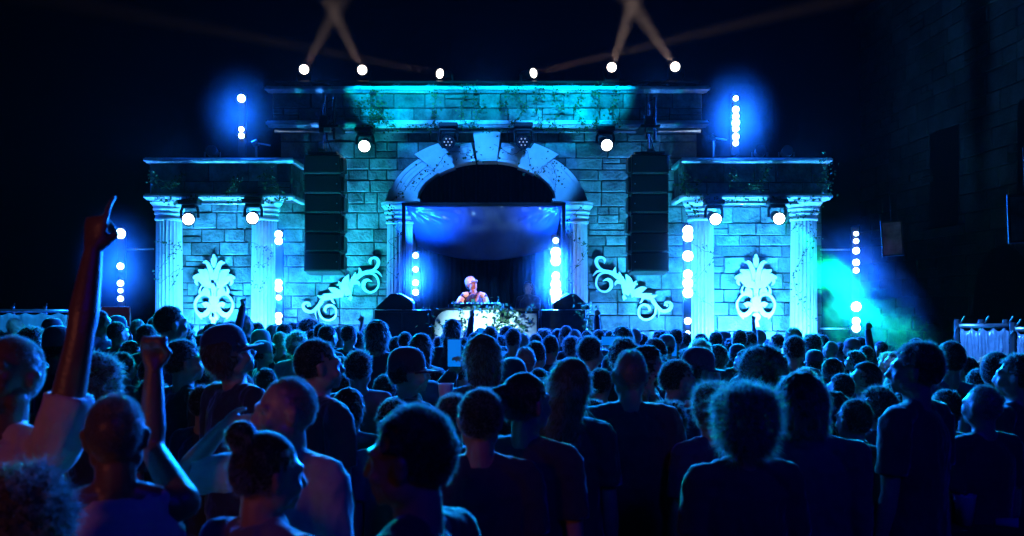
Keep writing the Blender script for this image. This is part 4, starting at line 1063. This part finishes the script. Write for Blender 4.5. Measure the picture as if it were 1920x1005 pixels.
# small things on the wing roofs
def rooftop(px,py,Y,kind,lb):
    zb=at(0,300,14.4).z
    if kind=='stand':
        r=empty('microphone_stand',(at(px,0,Y).x,Y,zb),label=lb,cat='stand'); z=at(0,py,Y).z-zb
        bm=B(); tube(bm,[(0,0,0),(.0,0,z)],.015,8); tube(bm,[(0,0,z),(.22,0,z-.04)],.012,8); box(bm,-.1,.1,-.06,.06,0,.03,.01); obj('pole',bm,M_alu,r)
        bm=B(); tube(bm,[(-.06,0,z-.02),(.02,0,z+.01)],[.05,.06],12); obj('head',bm,M_black,r)
    else:
        r=empty('small_stage_lamp',(at(px,0,Y).x,Y,zb),label=lb,cat='stage light')
        bm=B(); box(bm,-.12,.12,-.06,.06,0,.04,.01); box(bm,-.13,-.11,-.02,.02,.02,.16); box(bm,.11,.13,-.02,.02,.02,.16); obj('bracket',bm,M_black,r)
        bm=B(); lathe(bm,[(.06,-.09),(.085,-.06),(.09,.07),(.075,.072)],n=18,M=Matrix.Translation((0,0,.16))@Matrix.Rotation(R(75),4,'X')); obj('can',bm,M_black,r)
rooftop(481,268,14.5,'stand','thin stand with a dark clamp on the left wing roof')
rooftop(1337,258,14.5,'stand','thin stand with a slanted arm on the right wing roof')
rooftop(398,285,14.6,'lamp','small unlit can lamp on the left wing roof'); rooftop(1475,270,14.6,'lamp','small unlit can lamp at the right end of the right wing roof'); rooftop(1425,285,14.6,'lamp','small unlit can lamp in the middle of the right wing roof')
# ------------------------------------------------------------------ fences with sheets
def sheetfence(p0,p1,pt,Y,m,lb,posts,Y1=None,hang=1.3,amp=.05,seed=1):
    Y1=Y1 or Y; a=at(p0,pt,Y); b=at(p1,pt,Y1); b.z=a.z
    r=empty('sheeted_fence',(a.x,a.y,0),label=lb,cat='fence'); d=b-a
    bm=B(); tube(bm,[(0,0,a.z),(d.x,d.y,a.z)],.022,8)
    obj('top_rail',bm,M_alu,r,smooth=True)
    for k in range(posts):
        f=k/(posts-1); bm=B(); tube(bm,[(d.x*f,d.y*f+.03,0),(d.x*f,d.y*f+.03,a.z+.06)],.025,8); tube(bm,[(d.x*f-.03,d.y*f,a.z-.05),(d.x*f+.05,d.y*f-.02,a.z+.09)],.008,5); obj('post',bm,M_black,r)
    bm=B(); g=[]; NX,NZ=90,26
    for j in range(NZ+1):
        row=[]
        for i in range(NX+1):
            u,v=i/NX,j/NZ; x=d.x*u; y=d.y*u-.04
            w_=amp*noise.noise(Vector((u*7*abs(d.x),v*1.5+u*3,seed)))*(.25+v)+amp*.7*math.sin(u*abs(d.x)*9+v*2.5*math.sin(u*6))*(.15+v)+amp*.8*(noise.noise(Vector((u*14,v*11,seed+4)))**2)
            row.append(bm.verts.new((x,y-w_,a.z-.02-hang*v-.03*abs(math.sin(u*posts*math.pi*1.5))*(1-v))))
        g.append(row)
    for j in range(NZ):
        for i in range(NX): bm.faces.new((g[j][i],g[j][i+1],g[j+1][i+1],g[j+1][i]))
    o=obj('sheet',bm,m,r,smooth=True); modify(o,('SOLIDIFY',dict(thickness=.004)))
    return r
M_tarp=mat('pale_tarpaulin',(.42,.46,.5),.5,var=.2,vscale=2,bump=.2,bscale=10)
M_foil=mat('crinkled_black_foil',(.25,.27,.32),.22,.4,var=.3,vscale=5,bump=.5,bscale=14,spec=1.0)
sheetfence(-40,143,583,11.2,M_tarp,'fence hung with pale sheets at the far left behind the crowd',4,seed=2)
sheetfence(1797,1888,611,8.6,M_foil,'fence hung with crinkled shiny sheet at the right behind the crowd',3,seed=5,amp=.07)
spot((-2.8,8.2,4.5),at(70,605,11.2),1600,(.01,.3,1),24,.8,.1,name='added_fence_spot')  # spot added to brighten the pale sheets, no fixture
spot((2.5,5.5,4.5),at(1850,640,8.5),6000,(.04,.25,1),24,.8,.1,name='added_fence_spot')  # spot added to brighten the shiny sheet, no fixture
sheetfence(1902,1960,617,8.2,M_foil,'short end of shiny sheeted fence at the right edge',2,seed=7,amp=.07)
M_orange=mat('orange_board',(.42,.13,.07),.7,var=.2,vscale=4)
a=at(190,575,13.5); b=at(243,640,13.5); t=empty('orange_board',((a.x+b.x)/2,13.5,0),label='dull orange board behind the far left lamp pole',cat='board')
bm=B(); box(bm,-(b.x-a.x)/2,(b.x-a.x)/2,0,.03,.3,a.z,.008); obj('board',bm,M_orange,t)
bm=B(); box(bm,-.2,-.16,.031,.07,0,a.z-.1); box(bm,.16,.2,.031,.07,0,a.z-.1); obj('leg',bm,M_black,t)
spot(at(230,700,10.5)+Vector((0,0,3.5)),at(217,590,13.5),25,(1,.3,.12),22,.6,.05,name='orange_spill_lamp')
# ------------------------------------------------------------------ old building on the right
t=empty('stone_building',(9.3,12,0),label='dark old masonry building receding along the right side',cat='building')
BX=9.3; ang=R(3.6)
def brel(bm):
    Mx=Matrix.Rotation(ang,4,'Z')
    for v in bm.verts:
        v.co=Mx@(v.co-Vector((BX,12,0)))
    return bm
bm=B(); blocks(bm,7.0,22.5,0,9.0,BX,71,depth=.06,hmin=.26,hmax=.42,wmin=.4,wmax=.95,axis='x',sgn=-1,jit=.02,gap=.014); obj('masonry',brel(bm),M_oldstone,t)
bm=B(); box(bm,BX,BX+3,7.0,22.5,-.1,9.0); obj('wall_core',brel(bm),M_mortar,t)
bm=B(); box(bm,BX-.16,BX+3.1,6.9,22.6,9.003,9.22,.03); obj('coping',brel(bm),M_oldstone,t)
for y,z0,z1,w_ in ((18.6,3.6,5.6,1.1),(15.6,3.6,5.6,1.1)):
    bm=B(); box(bm,BX-.075,BX-.061,y-w_/2,y+w_/2,z0,z1); wn=obj('window',brel(bm),M_black,t)
    bm=B(); box(bm,BX-.15,BX-.0755,y-w_/2-.2,y+w_/2+.2,z0-.2,z0-.002,.02); obj('sill',brel(bm),M_oldstone,wn)
bm=B(); poly=[(-.9,0),(.9,0),(.9,2.2)]+[(.9*math.cos(k*math.pi/12),2.2+.9*math.sin(k*math.pi/12)) for k in range(1,12)]+[(-.9,2.2)]
vs=[bm.verts.new((BX-.08,16.6+u,v)) for u,v in poly]; vb=[bm.verts.new((BX-.061,16.6+u,v)) for u,v in poly]
bm.faces.new(vs); bm.faces.new(vb[::-1])
for i in range(len(vs)): bm.faces.new((vs[(i+1)%len(vs)],vs[i],vb[i],vb[(i+1)%len(vs)]))
obj('arched_door',brel(bm),M_black,t)
t.rotation_euler=(0,0,0)
# posters
def poster(px0,px1,py0,py1,Y,m,m2,lb,tilt):
    a=at(px0,py0,Y); b=at(px1,py1,Y); W=(b.x-a.x)/2; H=(a.z-b.z)/2
    r=empty('hanging_poster',((a.x+b.x)/2,Y,(a.z+b.z)/2),label=lb,cat='poster'); 
    bm=B(); box(bm,-W,W,0,.02,-H,H); obj('print',bm,m,r)
    bm=B()
    for q in ((-W-.025,-W-.001,-H,H),(W+.001,W+.025,-H,H),(-W-.025,W+.025,H+.001,H+.025),(-W-.025,W+.025,-H-.025,-H-.001)): box(bm,q[0],q[1],-.01,.03,q[2],q[3])
    obj('frame',bm,M_blackcloth,r); bm=B(); tube(bm,[(0,.01,H),(0,.01,H+.5)],.005,5); obj('cord',bm,M_blackcloth,r)
    r.rotation_euler=(0,R(tilt),R(-18))
M_post1=mat('reddish_print',(.33,.22,.20),.7,var=.75,vscale=3.5,dark=(.03,.02,.025))
M_post2=mat('dark_print',(.10,.11,.13),.5,var=.8,vscale=4,dark=(.01,.01,.015))
poster(1657,1689,417,477,13.5,M_post1,M_black,'small reddish poster hanging in the dark right of the lamp pole',-3)
poster(1898,1950,368,450,9.2,M_post2,M_speaker,'dark framed picture hanging at the right edge of the photo',-2)
spot((4.2,9.8,1.6),at(1673,445,13.5),14,(1,.3,.25),14,.6,.05,name='poster_lamp')
spot((2.5,11.5,5.5),(9.2,16.2,6.6),30,(.03,.12,1),42,.8,.1,name='building_lamp')
# ------------------------------------------------------------------ ivy
def leaf(bm,p,d,s,rnd):
    d=Vector(d).normalized(); u=d.orthogonal().normalized(); u=(Matrix.Rotation(rnd.uniform(0,6.28),3,d)@u)
    n_=d.cross(u)
    a=p; b=p+d*s*.35+u*s*.42; c_=p+d*s*.7+u*s*.2; e=p+d*s+n_*s*.12; f=p+d*s*.7-u*s*.2; g=p+d*s*.35-u*s*.42
    V=[bm.verts.new(q) for q in (a,b,c_,e,f,g)]; bm.faces.new((V[0],V[1],V[2],V[3])); bm.faces.new((V[0],V[3],V[4],V[5]))
def vine(path,lb,dens=55,spread=.05,size=.045,seed=0,n=12,nm='ivy_garland'):
    rnd=random.Random(seed); pts=cubic(path,n); o0=pts[0].copy()
    pts=[p+Vector((rnd.uniform(-1,1),rnd.uniform(-.3,.3),rnd.uniform(-1,1)))*.012-o0 for p in pts]
    r=empty(nm,o0,label=lb,cat='ivy')
    bm=B(); tube(bm,pts,.003,4); obj('stem',bm,M_stem,r)
    bm=B(); Ln=sum((b-a).length for a,b in zip(pts,pts[1:]))
    for k in range(int(Ln*dens)):
        u=rnd.random()*(len(pts)-1.001); i=int(u); p=pts[i].lerp(pts[i+1],u-i)
        clump=.4+1.2*max(0,noise.noise(Vector((u*.35,seed,0)))+.4)
        p=p+Vector((rnd.gauss(0,1),-abs(rnd.gauss(0,.6)),rnd.gauss(0,1)))*spread*clump
        leaf(bm,p,(rnd.uniform(-1,1),rnd.uniform(-1,.1),rnd.uniform(-1.2,.5)),size*rnd.uniform(.6,1.3),rnd)
    obj('leaves',bm,M_leaf,r)
VS=[100]
def V2(P,Y,lb,**k):
    k['dens']=k.get('dens',55)*1.0; k['size']=k.get('size',.045)*.95
    VS[0]+=1; vine([at(x,y,Y if not isinstance(Y,(tuple,list)) else Y[0]+(Y[1]-Y[0])*i/(len(P)-1)) for i,(x,y) in enumerate(P)],lb,seed=VS[0],**k)
hy=14.5
V2([(668,200),(690,195),(700,212),(720,228),(735,236)],hy,'dense ivy tuft on the left part of the header',dens=260,spread=.13)
V2([(702,165),(706,190),(701,215),(695,232)],hy,'ivy trailing down the header above the left lamp',dens=120,spread=.06)
for i,(x,s) in enumerate(((815,0),(868,4),(893,-5),(948,8),(975,-8),(1009,3),(1046,-6),(1085,5),(1120,-5),(1150,6))):
    V2([(x,163),(x+s,180),(x-s,200),(x+s*.6,218+5*(i%3)),(x+s*1.5,236)],hy,['first','second','third','fourth','fifth','sixth','seventh','eighth','ninth','tenth'][i]+' ivy strand hanging over the header, counted from the left',dens=85,spread=.05)
V2([(760,236),(820,241),(870,238),(930,243),(990,239),(1060,243),(1130,238)],hy,'long ivy strand along the lower header cornice',dens=70,spread=.035)
V2([(735,375),(760,355),(790,320),(815,318),(840,285),(875,290),(900,300)],WY-.5,'ivy climbing over the left half of the arch',dens=40,spread=.08)
V2([(925,270),(960,290),(985,280),(1003,330),(1030,305),(1042,330),(1040,360)],WY-.5,'ivy climbing over the right half of the arch',dens=40,spread=.08)
V2([(722,385),(740,400),(735,420),(752,440),(728,452),(746,470),(725,500),(745,520)],AY-.3,'ivy winding round the left arch column',dens=38,spread=.05)
V2([(1095,385),(1068,410),(1062,440),(1085,455),(1105,462),(1080,500),(1060,530)],AY-.3,'ivy winding round the right arch column',dens=38,spread=.05)
gy=GY-.12
V2([(285,320),(292,340),(312,350),(335,342),(345,325)],gy,'ivy swag at the left of the left wing frieze',dens=150,spread=.05)
V2([(445,326),(446,340),(438,352),(430,362)],gy,'short ivy strand in the middle of the left wing frieze',dens=150,spread=.05)
V2([(490,333),(505,331),(512,350),(525,352)],gy,'loose ivy sprigs at the right of the left wing frieze',dens=150,spread=.07)
V2([(290,372),(330,375),(380,372),(440,377),(500,374),(540,372)],gy,'ivy along the lower cornice of the left wing',dens=80,spread=.03)
V2([(1372,320),(1372,332),(1395,350),(1415,348),(1430,338),(1440,310)],gy,'ivy swag in the middle of the right wing frieze',dens=150,spread=.05)
V2([(1285,325),(1280,345),(1295,352),(1320,340)],gy,'ivy sprigs at the left of the right wing frieze',dens=130,spread=.06)
V2([(1545,300),(1550,320),(1545,345),(1552,360)],gy-.1,'ivy hanging from the right corner of the right wing',dens=160,spread=.06)
V2([(1300,372),(1340,376),(1400,372),(1470,377),(1540,372)],gy,'ivy along the lower cornice of the right wing',dens=80,spread=.03)
cy_=CY-.27
V2([(296,452),(315,458),(338,463),(318,480),(297,510),(300,530),(335,505),(318,545)],cy_,'ivy winding round the outer column of the left wing',dens=33,spread=.05)
V2([(472,455),(490,462),(512,475),(495,495),(475,500),(480,540),(505,520)],cy_,'ivy winding round the inner column of the left wing',dens=33,spread=.05)
V2([(1297,455),(1320,470),(1338,480),(1310,520),(1300,545),(1335,575)],cy_,'ivy winding round the inner column of the right wing',dens=33,spread=.05)
V2([(1485,430),(1500,420),(1528,440),(1505,480),(1488,520),(1500,560),(1520,600)],cy_,'ivy winding round the outer column of the right wing',dens=49,spread=.06)
V2([(1480,398),(1500,402),(1520,398),(1540,392)],cy_-.1,'ivy tuft across the capital of the outer right column',dens=70,spread=.05)
V2([(1290,380),(1310,400),(1298,402)],cy_-.1,'ivy tuft on the capital of the inner right column',dens=70,spread=.05)
by=BYY-.12
V2([(800,582),(805,605),(812,630),(808,655)],by,'ivy hanging down the left end of the booth',dens=65,spread=.09,size=.06)
V2([(850,580),(880,575),(905,580),(930,577),(975,582),(1000,578)],by,'ivy lying along the top edge of the booth',dens=65,spread=.05,size=.06)
V2([(925,584),(932,605),(926,630),(932,660)],by,'ivy cascading down the middle white booth panel',dens=165,spread=.10,size=.06)
V2([(945,610),(960,600),(978,602),(970,620),(985,640)],by,'ivy over the right white booth panel',dens=95,spread=.09,size=.06)
V2([(868,600),(875,612),(880,625)],by,'small ivy clump on the left white booth panel',dens=65,spread=.09,size=.06)
V2([(1090,575),(1102,585),(1106,610),(1104,640)],13.1,'dark ivy at the right end of the right bass speaker',dens=165,spread=.09,size=.06)
# ------------------------------------------------------------------ smoke drifting at the right
def smoke(loc,scale,rotz,dens,lb,seed,roty=0,soft=False):
    bm=B(); bmesh.ops.create_icosphere(bm,subdivisions=3,radius=1)
    o=obj('smoke_cloud',bm,None); o.location=loc; o.scale=scale; o.rotation_euler=(0,R(roty),R(rotz))
    m=bpy.data.materials.new('smoke'); m.use_nodes=True; n=m.node_tree
    n.nodes.remove(n.nodes['Principled BSDF']); out=n.nodes['Material Output']
    vp=n.nodes.new('ShaderNodeVolumePrincipled'); vp.inputs['Color'].default_value=(.8,.85,.9,1); vp.inputs['Anisotropy'].default_value=.2
    tc=n.nodes.new('ShaderNodeTexCoord'); nz=n.nodes.new('ShaderNodeTexNoise'); nz.inputs['Scale'].default_value=3.0; nz.inputs['Detail'].default_value=5; nz.inputs['Distortion'].default_value=.6; nz.noise_dimensions='4D'; nz.inputs['W'].default_value=seed
    n.links.new(tc.outputs['Object'],nz.inputs['Vector'])
    r=n.nodes.new('ShaderNodeMapRange'); r.inputs['From Min'].default_value=.0 if soft else .47; r.inputs['From Max'].default_value=.72; n.links.new(nz.outputs['Fac'],r.inputs['Value'])
    ln=n.nodes.new('ShaderNodeVectorMath'); ln.operation='LENGTH'; n.links.new(tc.outputs['Object'],ln.inputs[0])
    r2=n.nodes.new('ShaderNodeMapRange'); r2.inputs['From Min'].default_value=1.0; r2.inputs['From Max'].default_value=.0; n.links.new(ln.outputs['Value'],r2.inputs['Value'])
    mu=n.nodes.new('ShaderNodeMath'); mu.operation='MULTIPLY'; n.links.new(r.outputs[0],mu.inputs[0]); n.links.new(r2.outputs[0],mu.inputs[1])
    if True:
        pw=n.nodes.new('ShaderNodeMath'); pw.operation='POWER'; n.links.new(r2.outputs[0],pw.inputs[0]); pw.inputs[1].default_value=3.4 if soft else 1.6; n.links.new(pw.outputs[0],mu.inputs[1])
    m2=n.nodes.new('ShaderNodeMath'); m2.operation='MULTIPLY'; n.links.new(mu.outputs[0],m2.inputs[0]); m2.inputs[1].default_value=dens
    n.links.new(m2.outputs[0],vp.inputs['Density']); n.links.new(vp.outputs[0],out.inputs['Volume'])
    o.data.materials.append(m); m.cycles.volume_step_rate=1.0 if hasattr(m.cycles,'volume_step_rate') else 1
    tag(o,lb,'smoke',kind='stuff')
smoke(at(1590,545,13.5),(1.7,.8,.85),0,.8,'teal lit smoke drifting right of the right wing',3,roty=38)
smoke(at(1380,455,13.0),(.9,.5,1.0),0,.22,'thin teal smoke in front of the right line array',9)
for px,py,h,lb in ((225,500,.9,'added haze for the blue glow round the far left lamp bar'),(452,215,.75,'added haze for the blue glow round the lamp bar on the left roof'),(522,520,1.0,'added haze for the blue glow round the inner left lamp bar'),(779,515,.6,'added haze for the blue glow round the lamp bar left of the performer'),(1042,515,.8,'added haze for the blue glow round the lamp bar right of the performer'),(1290,520,1.15,'added haze for the blue glow round the inner right lamp bar'),(1380,226,.85,'added haze for the blue glow round the lamp bar on the right roof'),(1606,530,1.1,'added haze for the blue glow round the far right lamp bar')):
    smoke(at(px,py,13.95),(.85,.4,h+.25),0,.8,lb,px*.01,soft=True)  # soft haze added round each bar, standing in for lens bloom
spot(at(1490,425,13.4),at(1640,640,13.5),16000,(.0,1.0,.32),40,.8,.05,name='smoke_lamp')
# ------------------------------------------------------------------ haze
bm=B(); box(bm,-14,14.5,-3,26,-1,11.5)
o=obj('haze',bm,None); o['kind']='stuff'
m=bpy.data.materials.new('haze_air'); m.use_nodes=True; n=m.node_tree; n.nodes.remove(n.nodes['Principled BSDF'])
vp=n.nodes.new('ShaderNodeVolumePrincipled'); vp.inputs['Color'].default_value=(.85,.88,.95,1); vp.inputs['Density'].default_value=.00004; vp.inputs['Anisotropy'].default_value=.62
n.links.new(vp.outputs[0],n.nodes['Material Output'].inputs['Volume']); o.data.materials.append(m)
def wpt(r,s,pose,sw=.18,ext=.07):
    sh,e,wr,hd,kind=arm_pts(s,pose,sw); bpy.context.view_layer.update()
    return r.matrix_world@(wr+hd*ext)
q=wpt(p17,-1,'phone'); phone(q+V(0,-.02,.06),0,'glowing blue phone held up left of the booth',s=1.15)
a=wpt(p32,-1,'phone'); b=wpt(p32,1,'phone'); phone((a+b)/2+V(0,-.02,.04),-5,'bright phone held sideways below the right scroll ornament',land=True,s=1.1)
for key,lb in (((522,640),'phone held up below the inner left column'),((891,622),'phone held up right below the performer'),((1286,652),'phone held up below the inner right column')):
    r=PLACED.get(key)
    if r: a=wpt(r,-1,'phone'); b=wpt(r,1,'phone'); phone((a+b)/2+V(0,-.02,.05),0,lb,s=1.05)
def cup(c,lb,m=M_plast,s=1.0,beer=False,m2=None):
    t=empty('plastic_cup',c,label=lb,cat='cup'); bm=B(); lathe(bm,[(.030,0),(.042,.115),(.044,.118),(.040,.118),(.028,.004)],n=20); obj('cup',bm,m,t,smooth=True)
    if beer: bm=B(); lathe(bm,[(.0275,.005),(.0365,.085)],n=20); obj('drink',bm,M_beer,t,smooth=True)
    t.scale=(s,)*3; return t
q=wpt(p27,1,'front',.158); cup(q+V(0,-.03,-.03),'clear cup held by the slim person at the right edge',beer=True)
q=at(836,722,4.9); cup(q-V(0,0,.11),'white cup held up in the crowd below the booth',m=M_white)
# cup and case on the floor at the right
Y=4.25; b=at(1809,985,Y)
t=empty('flight_case',(b.x+.05,Y+.1,0),label='black flight case with metal edges under the drink at the bottom right',cat='case')
bm=B(); box(bm,-.32,.32,-.2,.3,.06,b.z,.012); obj('body',bm,M_blackcloth,t)
for x in (-.325,.305):
    for y in (-.205,.285): bm=B(); box(bm,x,x+.02,y,y+.02,.06,b.z+.003); obj('corner_edging',bm,M_alu,t)
for x in (-.25,.25):
    for y in (-.12,.22):
        bm=B(); lathe(bm,[(.03,-.012),(.03,.012)],n=14,M=Matrix.Translation((x,y,.03))@Matrix.Rotation(R(90),4,'X')); obj('wheel',bm,M_sole,t)
t=cup(b+V(0,0,.004),'pale green lit cup of beer standing on the flight case',s=1.18,beer=True)
cup(b+V(.16,.03,.004),'empty cup lying next to the full one on the flight case',s=.8).rotation_euler=(R(90),0,R(60))
# bag strap on the man in the pale shirt
bm=B(); tube(bm,[(-.16,.02,1.44),(-.12,-.10,1.38),(.0,-.14,1.25),(.12,-.13,1.08),(.17,-.05,.98),(.17,.08,1.0)],[(.02,.004)]*6,8,side=(1,0,0)); o=obj('bag_strap',bm,C_black,p26,smooth=True)
# ------------------------------------------------------------------ the performer and the figure beside him
POSE['dj']=((.18,.30,-1),(-.35,1,.0),(-.1,1,-.25),'relaxed')
POSE['djl']=((.5,.25,-.75),(.25,.9,-.15),(.1,1,-.3),'relaxed')
C_cap=cloth('white_cap_cotton',(.7,.68,.64))
djx=at(889,0,13.85).x
dj=build_person('person',label='performer in a white cap and black and white shirt, looking up to the right',skin=M_skin,hair='crop',shirt=C_black,top='tee',hat=('cap',C_cap,False),L='dj',Rr='djl',head=(28,20,8),face=True,vox=.008,seed=77,strands=1200)
dj['group']='people on the stage'
k=(at(0,514,13.85).z-DZ)/1.80
dj.location=(djx,13.85,DZ); dj.scale=(k,)*3; dj.rotation_euler=(R(4),0,R(186))
# white sleeves/shoulders of the shirt and the tan strap
bm=B()
for s in (-1,1):
    sh,e,wr,hd,kd=arm_pts(s,'dj' if s<0 else 'djl',.18)
    tube(bm,[(s*.085,-.005,1.462),(s*.16,-.01,1.44),sh.lerp(e,.1),sh.lerp(e,.55),sh.lerp(e,.95)],[.056,.066,.067,.064,.060],14)
o=obj('sleeves',bm,C_cap,dj,smooth=True); remesh(o,.010,1)
bm=B(); tube(bm,[(-.09,-.06,1.49),(-.085,.06,1.475),(-.04,.135,1.36),(.05,.142,1.2),(.13,.135,1.05)],[(.006,.024)]*5,10,side=(0,1,0)); obj('guitar_strap',bm,M_leather,dj,smooth=True)
p2=build_person('person',label='shadowy long haired figure standing on the stage to the right of the performer',hair='long',shirt=C_black,top='long',L='front',Rr='front',vox=.012,seed=31,strands=900)
p2['group']='people on the stage'
k=(at(0,526,14.6).z-DZ)/1.77; p2.location=(at(990,0,14.6).x,14.6,DZ); p2.scale=(k,)*3; p2.rotation_euler=(0,0,R(150))
# ------------------------------------------------------------------ lamps behind the camera that touch the nearest people
spot((-3.6,-1.6,3.0),(-1.5,2.7,1.4),95,(1,.24,.13),34,.9,.25,name='red_spill_lamp')
spot((2.8,-2.4,6.0),(1.1,4.6,.6),420,(.002,.002,1.0),56,.9,.5,name='blue_fill_lamp')  # fill added to lift the dark backs, stands in for a blue veil
